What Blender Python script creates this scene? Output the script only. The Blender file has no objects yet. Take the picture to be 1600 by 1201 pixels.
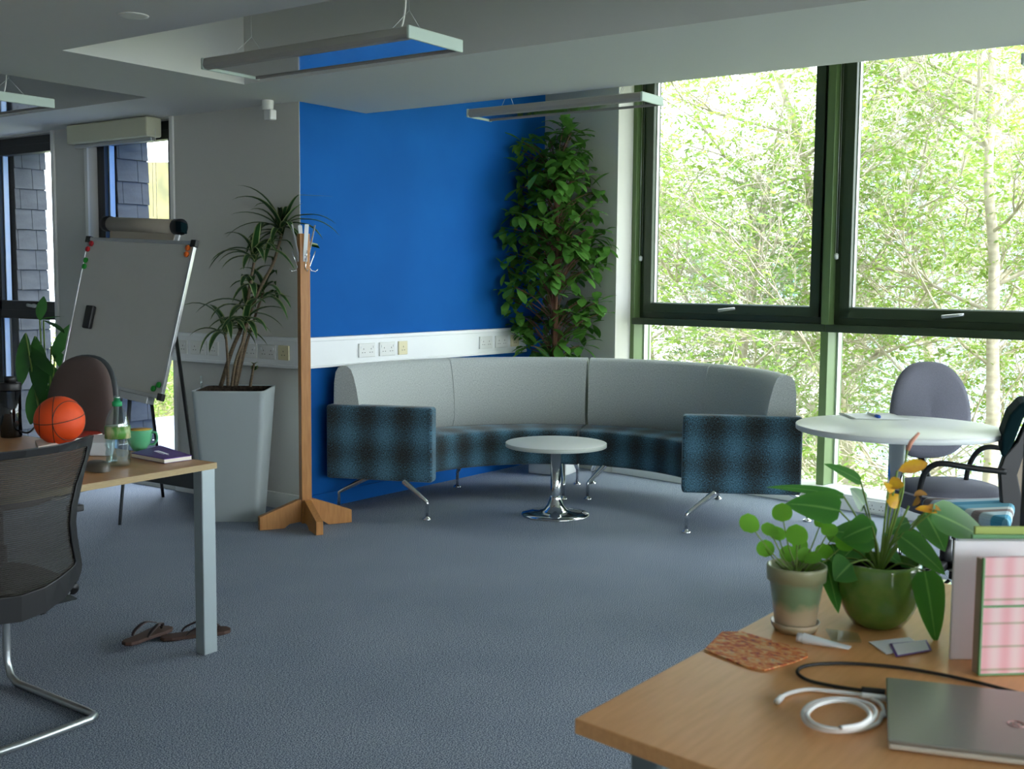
import bpy, math, random
import numpy as np
from mathutils import Vector, Matrix
PI=math.pi
R=math.radians
rnd=random.Random(7)
SC=bpy.context.scene
COL=SC.collection
# ------------------------------------------------------------------ camera
FP=1796.558                                   # focal length in pixels of a 1600 px wide frame
RT=np.array([0.57913621,-0.81519031,0.00812404])
UP=np.array([0.06814145,0.05833542,0.99596874])
FW=np.array([0.81237799,0.57624798,-0.08933241])
EYE=np.array([0,0,1.4])
cam=bpy.data.cameras.new('camera'); camo=bpy.data.objects.new('camera',cam); COL.objects.link(camo)
cam.sensor_width=36; cam.lens=FP*36/1600; cam.clip_start=.05; cam.clip_end=200
camo.matrix_world=Matrix(((RT[0],UP[0],-FW[0],EYE[0]),(RT[1],UP[1],-FW[1],EYE[1]),(RT[2],UP[2],-FW[2],EYE[2]),(0,0,0,1)))
cam.dof.use_dof=True; cam.dof.focus_distance=6.2; cam.dof.aperture_fstop=8
SC.camera=camo
# ------------------------------------------------------------------ world, sun, exposure
w=bpy.data.worlds.new('world'); SC.world=w; w.use_nodes=True
bg=w.node_tree.nodes['Background']; bg.inputs['Color'].default_value=(.86,.94,1,1); bg.inputs['Strength'].default_value=10.5
sun=bpy.data.lights.new('sun','SUN'); suno=bpy.data.objects.new('sun',sun); COL.objects.link(suno)
sun.energy=13; sun.angle=R(1.2); sun.color=(1,.95,.86)
suno.rotation_euler=Vector((.10,.70,-.72)).to_track_quat('-Z','Y').to_euler()
SC.view_settings.view_transform='Standard'; SC.view_settings.look='None'; SC.view_settings.gamma=1
SC.view_settings.use_curve_mapping=False; SC.view_settings.exposure=0.08
SC.cycles.max_bounces=10; SC.cycles.diffuse_bounces=6; SC.cycles.glossy_bounces=5; SC.cycles.transparent_max_bounces=24
SC.cycles.sample_clamp_indirect=6; SC.cycles.use_denoising=True
SC.cycles.caustics_reflective=False; SC.cycles.caustics_refractive=False

# ------------------------------------------------------------------ placing helpers
def ray(x,y): return RT*(x-800)/FP-UP*(y-600.5)/FP+FW
def atz(x,y,z): d=ray(x,y); return Vector(EYE+d*((z-1.4)/d[2]))
def atx(x,y,X): d=ray(x,y); return Vector(EYE+d*(X/d[0]))
def aty(x,y,Y): d=ray(x,y); return Vector(EYE+d*(Y/d[1]))
def atd(x,y,D): return Vector(EYE+ray(x,y)*D)
V=Vector
# window wall: line through P0 along U, outward direction O
U=V((math.cos(R(80)),math.sin(R(80)),0)); O=V((U.y,-U.x,0)); P0=V((7.29,4.25,0))
def wp(s,d,z): return P0+U*s+O*d+V((0,0,z))
# ------------------------------------------------------------------ materials
def mat(name,col,rough=.6,metal=0,spec=.5,noise=None,bump=None,trans=0,coat=0,alpha=1,emit=None,ior=1.45,sheen=0):
    m=bpy.data.materials.new(name); m.use_nodes=True; nt=m.node_tree; b=nt.nodes['Principled BSDF']
    b.inputs['Base Color'].default_value=(*col,1); b.inputs['Roughness'].default_value=rough; b.inputs['Metallic'].default_value=metal
    b.inputs['Specular IOR Level'].default_value=spec; b.inputs['Transmission Weight'].default_value=trans; b.inputs['IOR'].default_value=ior
    b.inputs['Coat Weight'].default_value=coat; b.inputs['Alpha'].default_value=alpha; b.inputs['Sheen Weight'].default_value=sheen
    tc=nt.nodes.new('ShaderNodeTexCoord')
    if noise:                                   # (scale, second colour, contrast lo, hi, stretch)
        sc,c2,lo,hi,st=noise
        mp=nt.nodes.new('ShaderNodeMapping'); mp.inputs['Scale'].default_value=st; nt.links.new(tc.outputs['Object'],mp.inputs[0])
        n=nt.nodes.new('ShaderNodeTexNoise'); n.inputs['Scale'].default_value=sc; n.inputs['Detail'].default_value=5; nt.links.new(mp.outputs[0],n.inputs['Vector'])
        r=nt.nodes.new('ShaderNodeValToRGB'); r.color_ramp.elements[0].position=lo; r.color_ramp.elements[1].position=hi
        r.color_ramp.elements[0].color=(*col,1); r.color_ramp.elements[1].color=(*c2,1)
        nt.links.new(n.outputs['Fac'],r.inputs[0]); nt.links.new(r.outputs[0],b.inputs['Base Color'])
    if bump:
        sc,st=bump
        n=nt.nodes.new('ShaderNodeTexNoise'); n.inputs['Scale'].default_value=sc; n.inputs['Detail'].default_value=3; nt.links.new(tc.outputs['Object'],n.inputs['Vector'])
        bp=nt.nodes.new('ShaderNodeBump'); bp.inputs['Strength'].default_value=st; bp.inputs['Distance'].default_value=.003
        nt.links.new(n.outputs['Fac'],bp.inputs['Height']); nt.links.new(bp.outputs[0],b.inputs['Normal'])
    m['b']=1
    return m
def N(m,t,**k):
    n=m.node_tree.nodes.new(t)
    for a,v in k.items():
        if hasattr(n,a): setattr(n,a,v)
    return n
def math_(m,op,a,b=None):
    n=N(m,'ShaderNodeMath'); n.operation=op
    for i,x in enumerate((a,b)):
        if x is None: continue
        if isinstance(x,(int,float)): n.inputs[i].default_value=x
        else: m.node_tree.links.new(x,n.inputs[i])
    return n.outputs[0]
def ramp(m,fac,stops):
    r=N(m,'ShaderNodeValToRGB'); e=r.color_ramp.elements
    e[0].position=stops[0][0]; e[0].color=(*stops[0][1],1); e[1].position=stops[-1][0]; e[1].color=(*stops[-1][1],1)
    for p,c in stops[1:-1]: x=e.new(p); x.color=(*c,1)
    m.node_tree.links.new(fac,r.inputs[0]); return r.outputs[0]
def setcol(m,o): m.node_tree.links.new(o,m.node_tree.nodes['Principled BSDF'].inputs['Base Color'])

M={}
M['white_wall']=mat('white_wall',(.58,.575,.53),.75,bump=(120,.06))
M['ceiling']=mat('ceiling_paint',(.62,.62,.60),.85,bump=(60,.05))
M['blue']=mat('blue_paint',(.003,.09,.34),.8,spec=.2,noise=(2.2,(.004,.105,.38),.35,.7,(1,1,1)),bump=(150,.05))
M['trunk']=mat('white_plastic_trunking',(.80,.82,.82),.35)
M['socket']=mat('socket_plastic',(.74,.75,.72),.3)
M['cream']=mat('cream_plastic',(.72,.66,.42),.35)
M['slot']=mat('dark_slot',(.04,.04,.04),.5)
M['skirt']=mat('skirting_paint',(.72,.72,.68),.5)
M['frame']=mat('dark_green_frame',(.032,.052,.024),.38)
M['mull']=mat('green_mullion',(.105,.17,.062),.38)
M['frame_dk']=mat('anthracite_frame',(.018,.02,.022),.4)
M['bead']=mat('silver_glazing_bead',(.6,.62,.62),.35,.6)
M['chrome']=mat('chrome',(.72,.73,.75),.08,1)
M['steel']=mat('brushed_silver',(.50,.53,.54),.32,.85)
M['silver_paint']=mat('silver_paint',(.36,.42,.43),.42,.35)
M['dkgrey_paint']=mat('dark_grey_paint',(.07,.08,.085),.45,.2)
M['black']=mat('black_plastic',(.014,.014,.015),.42)
M['black_soft']=mat('black_fabric',(.012,.016,.017),.85,bump=(600,.5))
M['teal_dark']=mat('dark_teal_fabric',(.003,.014,.017),.95,spec=.1,bump=(500,.4))
M['laminate']=mat('white_laminate',(.82,.84,.82),.32)
M['lam_edge']=mat('laminate_edge',(.60,.64,.58),.5)
M['beech']=mat('beech_laminate',(.78,.39,.155),.36,noise=(9,(.68,.32,.115),.3,.75,(1,9,9)),spec=.5)
M['beech2']=mat('beech_laminate_crosswise',(.66,.34,.14),.34,noise=(9,(.55,.26,.10),.3,.75,(9,1.2,9)))
M['beech_edge']=mat('beech_edge',(.42,.31,.15),.5,noise=(30,(.35,.25,.12),.3,.7,(1,1,12)))
M['oak']=mat('orange_oak',(.52,.24,.07),.42,noise=(12,(.40,.17,.045),.3,.7,(6,6,.7)))
M['soil']=mat('soil',(.03,.02,.014),.95,noise=(60,(.07,.05,.035),.4,.6,(1,1,1)),bump=(90,1))
M['planter']=mat('grey_planter',(.42,.47,.47),.38)
M['palepot']=mat('pale_pot',(.62,.64,.62),.5)
M['pot_in']=mat('pot_inside',(.03,.03,.03),.6)
M['trunkbark']=mat('bark_red_brown',(.13,.055,.03),.9,noise=(40,(.10,.05,.03),.35,.7,(1,1,3)),bump=(80,1))
M['canebark']=mat('cane_bark',(.17,.12,.07),.85,noise=(30,(.08,.06,.04),.35,.7,(1,1,6)),bump=(60,.8))
M['stemgreen']=mat('green_stem',(.16,.26,.04),.5)
M['magR']=mat('red_magnet',(.6,.02,.03),.4); M['magG']=mat('green_magnet',(.02,.36,.04),.4); M['magO']=mat('orange_magnet',(.85,.16,.02),.4)
M['board']=mat('whiteboard_surface',(.56,.55,.50),.14,noise=(3,(.53,.52,.47),.3,.7,(1,1,1)))
M['roll']=mat('flipchart_card',(.42,.37,.29),.7)
M['alu']=mat('aluminium',(.55,.56,.56),.3,.9)
M['ball']=mat('orange_rubber',(.86,.085,.012),.5,bump=(500,.5))
M['mug']=mat('green_glaze',(.10,.42,.20),.3,noise=(14,(.16,.5,.26),.3,.7,(1,1,1)))
M['mug_in']=mat('yellow_pattern_glaze',(.65,.38,.05),.4)
M['purple']=mat('purple_cover',(.10,.03,.26),.45)
M['page']=mat('paper_pages',(.82,.78,.68),.8)
M['paper']=mat('white_paper',(.82,.84,.86),.7)
M['mouse']=mat('grey_mouse',(.10,.09,.07),.35)
M['brown_fab']=mat('brown_grey_fabric',(.105,.075,.068),.9,bump=(500,.4))
M['grey_fab']=mat('mauve_grey_fabric',(.15,.15,.19),.9,noise=(300,(.19,.19,.235),.35,.65,(1,1,1)),bump=(500,.4))
M['piping']=mat('pale_piping',(.55,.52,.56),.6)
M['laptop']=mat('laptop_silver',(.36,.36,.33),.33,.75)
M['laptop_side']=mat('laptop_edge',(.68,.64,.55),.4,.4)
M['logo']=mat('pinkish_mark',(.62,.36,.34),.35,.4)
M['cablew']=mat('white_cable',(.85,.85,.84),.4)
M['lampbody']=mat('lamp_grey',(.36,.35,.32),.5,.2)
M['lampend']=mat('lamp_end_cap',(.50,.60,.54),.5)
M['diff']=mat('mirror_louvre',(.72,.74,.75),.07,.95)
M['sandal']=mat('brown_sandal',(.07,.035,.026),.7); M['strap']=mat('dark_strap',(.05,.032,.035),.4)
M['teal']=mat('teal_plastic',(.02,.26,.27),.4); M['redp']=mat('red_print',(.62,.05,.03),.5)
M['lime']=mat('lime_folder',(.42,.50,.12),.5); M['greenf']=mat('green_folder',(.16,.36,.16),.5)
M['whitebox']=mat('white_card',(.80,.80,.82),.6)
M['tan']=mat('tan_inner_card',(.42,.34,.26),.8)
M['marker']=mat('blue_pen',(.02,.09,.45),.3)
M['yellow']=mat('yellow_spathe',(.75,.45,.02),.5,noise=(40,(.55,.22,.03),.35,.7,(1,1,1)))
M['withered']=mat('withered_bloom',(.50,.24,.10),.7,noise=(60,(.62,.36,.05),.35,.7,(1,1,1)))
M['pinkspad']=mat('pink_spadix',(.72,.34,.24),.6)
M['ground']=mat('ground_grass',(.13,.19,.06),.95,noise=(1.2,(.34,.33,.20),.35,.7,(1,1,1)))
M['bldg']=mat('pale_blue_cladding',(.38,.54,.68),.6)
M['bwhite']=mat('white_render',(.85,.86,.86),.7)
M['bglass']=mat('building_glass',(.12,.22,.30),.1)
M['barkout']=mat('pale_tree_bark',(.52,.46,.38),.9,noise=(9,(.36,.31,.25),.35,.7,(1,1,3)))
M['darkbldg']=mat('olive_hedge_wall',(.10,.10,.055),.9,noise=(3,(.20,.17,.08),.35,.7,(1,1,1)))
M['tube']=mat('white_tube',(.84,.86,.88),.35)
M['label']=mat('printed_label',(.10,.30,.06),.4,noise=(25,(.55,.55,.30),.45,.6,(1,1,.4)))
M['capg']=mat('green_cap',(.02,.34,.12),.35)
M['blindcream']=mat('cream_blind',(.60,.60,.44),.6)
M['wallgrey']=mat('room_side_wall',(.55,.55,.52),.8)

def glass_mat(name,tint=(.97,.98,.985),refl=.06):
    m=bpy.data.materials.new(name); m.use_nodes=True; nt=m.node_tree; nt.nodes.clear()
    o=nt.nodes.new('ShaderNodeOutputMaterial'); t=nt.nodes.new('ShaderNodeBsdfTransparent'); g=nt.nodes.new('ShaderNodeBsdfGlossy'); x=nt.nodes.new('ShaderNodeMixShader')
    t.inputs[0].default_value=(*tint,1); g.inputs['Roughness'].default_value=.02; x.inputs[0].default_value=refl
    nt.links.new(t.outputs[0],x.inputs[1]); nt.links.new(g.outputs[0],x.inputs[2]); nt.links.new(x.outputs[0],o.inputs[0]); return m
M['glass']=glass_mat('window_glass')
M['bottle']=glass_mat('clear_plastic',(.90,.96,.96),.16)
M['water']=glass_mat('bottled_water',(.86,.95,.97),.10)
M['smoke']=glass_mat('smoked_plastic',(.20,.20,.21),.10)
def mesh_net(name,col,hole,scale,open_):
    m=mat(name,col,.6); nt=m.node_tree; b=nt.nodes['Principled BSDF']; out=nt.nodes['Material Output']
    tc=N(m,'ShaderNodeTexCoord'); sp=N(m,'ShaderNodeSeparateXYZ'); nt.links.new(tc.outputs['Object'],sp.inputs[0])
    s=math_(m,'SINE',math_(m,'MULTIPLY',sp.outputs[2],scale)); f=math_(m,'GREATER_THAN',s,hole)
    f2=math_(m,'MULTIPLY',f,open_)
    t=N(m,'ShaderNodeBsdfTransparent'); x=N(m,'ShaderNodeMixShader'); nt.links.new(f2,x.inputs[0]); nt.links.new(b.outputs[0],x.inputs[1]); nt.links.new(t.outputs[0],x.inputs[2]); nt.links.new(x.outputs[0],out.inputs[0]); return m
M['net']=mesh_net('black_mesh_net',(.02,.017,.014),.1,2*PI/.006,.28)
def leaf_mat(name,c1,c2,tl=.35,rough=.35,stripe=None,nscale=14,tcol=None):
    m=mat(name,c1,rough,noise=(nscale,c2,.35,.68,(1,1,1)),spec=.5); nt=m.node_tree; b=nt.nodes['Principled BSDF']; out=nt.nodes['Material Output']
    if stripe:
        uv=N(m,'ShaderNodeUVMap'); sp=N(m,'ShaderNodeSeparateXYZ'); nt.links.new(uv.outputs[0],sp.inputs[0])
        a=math_(m,'ABSOLUTE',math_(m,'SUBTRACT',sp.outputs[0],.5))
        c=ramp(m,math_(m,'MULTIPLY',a,2),stripe); setcol(m,c)
    t=N(m,'ShaderNodeBsdfTranslucent'); tc_=tcol or tuple(min(1,x*1.7+.01) for x in c2); t.inputs[0].default_value=(*tc_,1)
    x=N(m,'ShaderNodeMixShader'); x.inputs[0].default_value=tl
    nt.links.new(b.outputs[0],x.inputs[1]); nt.links.new(t.outputs[0],x.inputs[2]); nt.links.new(x.outputs[0],out.inputs[0]); return m
M['ficus']=leaf_mat('glossy_green_leaf',(.05,.155,.028),(.12,.28,.05),.22,.25)
M['drac']=leaf_mat('striped_leaf',(.02,.07,.018),(.03,.1,.02),.15,.4,stripe=((0,(.03,.09,.02)),(.22,(.016,.065,.016)),(.62,(.02,.075,.018)),(.8,(.33,.38,.16)),(1,(.36,.40,.2))))
M['darkleaf']=leaf_mat('dark_broad_leaf',(.012,.055,.014),(.03,.11,.02),.2,.3,nscale=6)
M['pilea']=leaf_mat('bright_round_leaf',(.11,.31,.02),(.17,.42,.035),.3,.35)
M['anth']=leaf_mat('broad_heart_leaf',(.035,.16,.022),(.09,.28,.04),.18,.3,nscale=10,stripe=((0,(.20,.40,.10)),(.05,(.12,.30,.06)),(.1,(.030,.15,.022)),(.6,(.038,.17,.022)),(1,(.06,.22,.03))))
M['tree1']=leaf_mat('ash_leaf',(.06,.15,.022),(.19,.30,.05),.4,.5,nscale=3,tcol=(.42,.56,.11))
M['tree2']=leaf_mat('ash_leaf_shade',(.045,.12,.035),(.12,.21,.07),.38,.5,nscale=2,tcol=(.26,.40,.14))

# carpet
m=mat('blue_grey_carpet',(.1,.13,.16),.95,spec=.15); nt=m.node_tree
tc=N(m,'ShaderNodeTexCoord'); n1=N(m,'ShaderNodeTexNoise'); n1.inputs['Scale'].default_value=240; n1.inputs['Detail'].default_value=4; nt.links.new(tc.outputs['Object'],n1.inputs['Vector'])
n2=N(m,'ShaderNodeTexNoise'); n2.inputs['Scale'].default_value=2.2; nt.links.new(tc.outputs['Object'],n2.inputs['Vector'])
c=ramp(m,n1.outputs['Fac'],((.38,(.05,.065,.10)),(.5,(.22,.26,.34)),(.62,(.60,.65,.72))))
mx=N(m,'ShaderNodeMix'); mx.data_type='RGBA'; mx.blend_type='MULTIPLY'; mx.inputs[0].default_value=1
nt.links.new(c,mx.inputs[6]); nt.links.new(ramp(m,n2.outputs['Fac'],((.3,(.86,.88,.9)),(.7,(1,1,1)))),mx.inputs[7]); setcol(m,mx.outputs[2])
bp=N(m,'ShaderNodeBump'); bp.inputs['Strength'].default_value=.25; bp.inputs['Distance'].default_value=.003; nt.links.new(n1.outputs['Fac'],bp.inputs['Height']); M['carpet']=m
# sofa fabrics (UV in metres)
def weave(m,uvout,sc,cols):
    nt=m.node_tree; mp=N(m,'ShaderNodeMapping'); mp.inputs['Scale'].default_value=(sc,sc*.35,sc); nt.links.new(uvout,mp.inputs[0])
    n=N(m,'ShaderNodeTexNoise'); n.inputs['Scale'].default_value=1; n.inputs['Detail'].default_value=2; nt.links.new(mp.outputs[0],n.inputs['Vector'])
    mp2=N(m,'ShaderNodeMapping'); mp2.inputs['Scale'].default_value=(sc*.35,sc,sc); nt.links.new(uvout,mp2.inputs[0])
    n2=N(m,'ShaderNodeTexNoise'); n2.inputs['Scale'].default_value=1; n2.inputs['Detail'].default_value=2; nt.links.new(mp2.outputs[0],n2.inputs['Vector'])
    return math_(m,'MULTIPLY',math_(m,'ADD',n.outputs['Fac'],n2.outputs['Fac']),.5)
m=mat('blue_brown_ombre_plaid',(.1,.1,.1),.92,spec=.15,sheen=.25); uv=N(m,'ShaderNodeUVMap'); sp=N(m,'ShaderNodeSeparateXYZ'); m.node_tree.links.new(uv.outputs[0],sp.inputs[0])
su=math_(m,'SINE',math_(m,'MULTIPLY',sp.outputs[0],2*PI/.235)); sv=math_(m,'SINE',math_(m,'MULTIPLY',sp.outputs[1],2*PI/.22))
w_=weave(m,uv.outputs[0],300,None)
f=math_(m,'ADD',math_(m,'MULTIPLY',su,.20),math_(m,'MULTIPLY',sv,.12)); f=math_(m,'ADD',f,.50); f=math_(m,'ADD',f,math_(m,'MULTIPLY',math_(m,'SUBTRACT',w_,.5),3.2))
setcol(m,ramp(m,f,((0,(.016,.015,.014)),(.3,(.04,.045,.045)),(.6,(.05,.115,.155)),(1,(.12,.27,.38))))); M['plaid']=m
m=mat('light_grey_wool',(.3,.3,.3),.95,spec=.15,sheen=.2); uv=N(m,'ShaderNodeUVMap'); w_=weave(m,uv.outputs[0],300,None)
setcol(m,ramp(m,w_,((.34,(.33,.36,.35)),(.66,(.62,.65,.62))))); M['greywool']=m
# striped seat, pink plaid, marbled cloth, slate
m=mat('striped_seat_fabric',(.3,.5,.6),.85); tc=N(m,'ShaderNodeTexCoord'); sp=N(m,'ShaderNodeSeparateXYZ'); m.node_tree.links.new(tc.outputs['Object'],sp.inputs[0])
fr=math_(m,'FRACT',math_(m,'MULTIPLY',math_(m,'ADD',math_(m,'MULTIPLY',sp.outputs[1],.75),math_(m,'MULTIPLY',sp.outputs[0],.65)),3.6))
o=ramp(m,fr,((0,(.05,.26,.40)),(.2,(.05,.28,.42)),(.23,(.45,.62,.68)),(.42,(.5,.62,.66)),(.45,(.22,.17,.16)),(.58,(.25,.2,.19)),(.6,(.6,.66,.64)),(.72,(.6,.66,.64)),(.75,(.16,.42,.55)),(.99,(.16,.42,.55)))); setcol(m,o); M['stripes']=m
m=mat('pink_plaid_card',(.8,.5,.55),.6); tc=N(m,'ShaderNodeTexCoord'); sp=N(m,'ShaderNodeSeparateXYZ'); m.node_tree.links.new(tc.outputs['Object'],sp.inputs[0])
a=math_(m,'SINE',math_(m,'MULTIPLY',sp.outputs[1],2*PI/.028)); b2=math_(m,'SINE',math_(m,'MULTIPLY',sp.outputs[2],2*PI/.04))
c=ramp(m,math_(m,'ADD',math_(m,'MULTIPLY',a,.25),.5),((.25,(.80,.42,.46)),(.5,(.82,.52,.55)),(.75,(.83,.62,.62))))
g=ramp(m,b2,((.9,(1,1,1)),(1,(.62,.72,.55)))); mx=N(m,'ShaderNodeMix'); mx.data_type='RGBA'; mx.blend_type='MULTIPLY'; mx.inputs[0].default_value=1
m.node_tree.links.new(c,mx.inputs[6]); m.node_tree.links.new(g,mx.inputs[7]); setcol(m,mx.outputs[2]); M['pink']=m
m=mat('marbled_orange_print',(.8,.3,.1),.6); tc=N(m,'ShaderNodeTexCoord'); n=N(m,'ShaderNodeTexNoise'); n.inputs['Scale'].default_value=62; n.inputs['Detail'].default_value=6; n.inputs['Distortion'].default_value=1.2
mp=N(m,'ShaderNodeMapping'); mp.inputs['Scale'].default_value=(1.5,.75,1); m.node_tree.links.new(tc.outputs['Object'],mp.inputs[0]); m.node_tree.links.new(mp.outputs[0],n.inputs['Vector'])
setcol(m,ramp(m,n.outputs['Fac'],((.3,(.16,.07,.10)),(.42,(.62,.10,.04)),(.52,(.80,.30,.08)),(.62,(.80,.52,.26)),(.75,(.35,.2,.2))))); M['marble']=m
m=mat('glazed_pot_green',(.09,.2,.03),.12,coat=.6,noise=(30,(.15,.26,.05),.35,.7,(1,1,1))); M['gpot']=m
m=mat('reactive_glaze_pot',(.3,.35,.22),.3,coat=.4); tc=N(m,'ShaderNodeTexCoord'); sp=N(m,'ShaderNodeSeparateXYZ'); m.node_tree.links.new(tc.outputs['Object'],sp.inputs[0])
n=N(m,'ShaderNodeTexNoise'); n.inputs['Scale'].default_value=25; m.node_tree.links.new(tc.outputs['Object'],n.inputs['Vector'])
zz=math_(m,'ADD',math_(m,'MULTIPLY',sp.outputs[2],8),math_(m,'MULTIPLY',math_(m,'SUBTRACT',n.outputs['Fac'],.5),.35))
setcol(m,ramp(m,zz,((.0,(.42,.38,.24)),(.15,(.55,.42,.28)),(.36,(.48,.40,.25)),(.5,(.18,.30,.16)),(.72,(.22,.34,.2)),(.8,(.28,.30,.17)),(1,(.30,.30,.17))))); M['spot']=m
m=mat('slate',(.085,.09,.10),.7,noise=(7,(.14,.145,.155),.3,.7,(1,1,3)),bump=(40,.5)); M['slate']=m
m=mat('slate_gap',(.02,.02,.025),.9); M['gap']=m

# ------------------------------------------------------------------ mesh builder
class B:
    def __init__(s): s.v=[]; s.f=[]; s.uv=[]; s.sm=[]
    def add(s,vs,fs,uvs=None,smooth=False):
        b=len(s.v); s.v+=[V(x) for x in vs]; s.f+=[tuple(i+b for i in f) for f in fs]
        s.uv+=(uvs if uvs else [(0,0)]*len(vs)); s.sm+=[smooth]*len(fs); return s
    def box(s,a,b,bev=0):
        x0,y0,z0=a; x1,y1,z1=b; x0,x1=sorted((x0,x1)); y0,y1=sorted((y0,y1)); z0,z1=sorted((z0,z1))
        vs=[(x,y,z) for x in (x0,x1) for y in (y0,y1) for z in (z0,z1)]
        return s.add(vs,[(0,1,3,2),(4,6,7,5),(0,4,5,1),(2,3,7,6),(0,2,6,4),(1,5,7,3)])
    def obox(s,o,ax,ay,az):           # oriented box from a corner and three edge vectors
        o=V(o);ax=V(ax);ay=V(ay);az=V(az)
        vs=[o+ax*i+ay*j+az*k for i in (0,1) for j in (0,1) for k in (0,1)]
        f=[(0,1,3,2),(4,6,7,5),(0,4,5,1),(2,3,7,6),(0,2,6,4),(1,5,7,3)]
        if ax.cross(ay).dot(az)<0: f=[q[::-1] for q in f]
        uv=[(ax.length*i+ay.length*j,az.length*k) for i in (0,1) for j in (0,1) for k in (0,1)]
        return s.add(vs,f,uv)
    def tube(s,pts,r,n=10,cap=True,closed=False):
        pts=[V(p) for p in pts]; m=len(pts); rs=r if isinstance(r,(list,tuple)) else [r]*m
        vs=[];up=None
        for i,p in enumerate(pts):
            if closed: t=(pts[(i+1)%m]-pts[i-1])
            else: t=(pts[min(i+1,m-1)]-pts[max(i-1,0)])
            t=t.normalized() if t.length>1e-9 else V((0,0,1))
            if up is None: up=V((0,0,1)) if abs(t.z)<.9 else V((1,0,0))
            a=t.cross(up)
            if a.length<1e-6: a=t.orthogonal()
            a.normalize(); b=a.cross(t).normalized(); up=b
            vs+=[p+(a*math.cos(2*PI*k/n)+b*math.sin(2*PI*k/n))*rs[i] for k in range(n)]
        fs=[]; L=m if closed else m-1
        for i in range(L):
            j=(i+1)%m
            fs+=[(i*n+k,i*n+(k+1)%n,j*n+(k+1)%n,j*n+k) for k in range(n)]
        if cap and not closed: fs+=[tuple(range(n-1,-1,-1)),tuple((m-1)*n+k for k in range(n))]
        return s.add(vs,fs,smooth=True)
    def lathe(s,c,prof,n=32,sx=1,sy=1,rot=0):
        vs=[];m=len(prof)
        for r,z in prof:
            for k in range(n):
                a=2*PI*k/n; x=r*math.cos(a)*sx;y=r*math.sin(a)*sy
                vs.append((c[0]+x*math.cos(rot)-y*math.sin(rot),c[1]+x*math.sin(rot)+y*math.cos(rot),c[2]+z))
        fs=[(i*n+k,i*n+(k+1)%n,(i+1)*n+(k+1)%n,(i+1)*n+k) for i in range(m-1) for k in range(n)]
        if prof[0][0]>1e-5: fs.append(tuple(range(n-1,-1,-1)))
        if prof[-1][0]>1e-5: fs.append(tuple((m-1)*n+k for k in range(n)))
        return s.add(vs,fs,smooth=True)
    def prism(s,poly,ex):             # polygon (3D points) extruded along a vector
        n=len(poly); ex=V(ex); vs=[V(p) for p in poly]+[V(p)+ex for p in poly]
        fs=[tuple(range(n))[::-1],tuple(range(n,2*n))]+[(i,(i+1)%n,n+(i+1)%n,n+i) for i in range(n)]
        return s.add(vs,fs)
    def sphere(s,c,r,n=16,sq=(1,1,1)):
        vs=[];m=n//2
        for i in range(m+1):
            t=PI*i/m
            for k in range(n): vs.append((c[0]+r*sq[0]*math.sin(t)*math.cos(2*PI*k/n),c[1]+r*sq[1]*math.sin(t)*math.sin(2*PI*k/n),c[2]+r*sq[2]*math.cos(t)))
        fs=[(i*n+k,(i+1)*n+k,(i+1)*n+(k+1)%n,i*n+(k+1)%n) for i in range(m) for k in range(n)]
        return s.add(vs,fs,smooth=True)
    def grid(s,rows,closed=False,uvs=None,smooth=True):   # rows of points
        n=len(rows[0]); vs=[p for r in rows for p in r]; fs=[]
        for i in range(len(rows)-1):
            for k in range(n if closed else n-1):
                fs.append((i*n+k,i*n+(k+1)%n,(i+1)*n+(k+1)%n,(i+1)*n+k))
        return s.add(vs,fs,uvs,smooth)
    def leaf(s,base,d,L,W,shape='oval',droop=0,fold=.15,n=6,side=None,curl=0):
        base=V(base); d=V(d).normalized(); side=V(side) if side is not None else d.cross(V((0,0,1)))
        if side.length<.05: side=d.orthogonal()
        side.normalize(); nor=side.cross(d).normalized(); vs=[];uv=[];p=base.copy(); dd=d.copy()
        for i in range(n+1):
            t=i/n
            if shape=='oval': w=math.sin(PI*min(1,t*.97+.015))**.75
            elif shape=='obov': w=(math.sin(PI*t**1.35))**.8 if t<1 else 0
            elif shape=='strap': w=min(1,.35+t*4)*(1-t**3.2)
            elif shape=='heart': w=(min(1,.55+t*3.2))*(1-t**2.2)**.9 if t>0 else .5
            elif shape=='round': w=math.sqrt(max(0,1-(2*t-1)**2))
            else: w=math.sin(PI*t)
            w=max(w,.02)*W/2
            nn=side.cross(dd).normalized()
            vs+=[p-side*w+nn*fold*w,p,p+side*w+nn*fold*w]; uv+=[(0,t),(.5,t),(1,t)]
            p=p+dd*(L/n); dd=(dd+V((0,0,-1))*droop/n+nor*curl/n).normalized()
        fs=[]
        for i in range(n): a=3*i; fs+=[(a,a+1,a+4,a+3),(a+1,a+2,a+5,a+4)]
        return s.add(vs,fs,uv,True)

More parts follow.
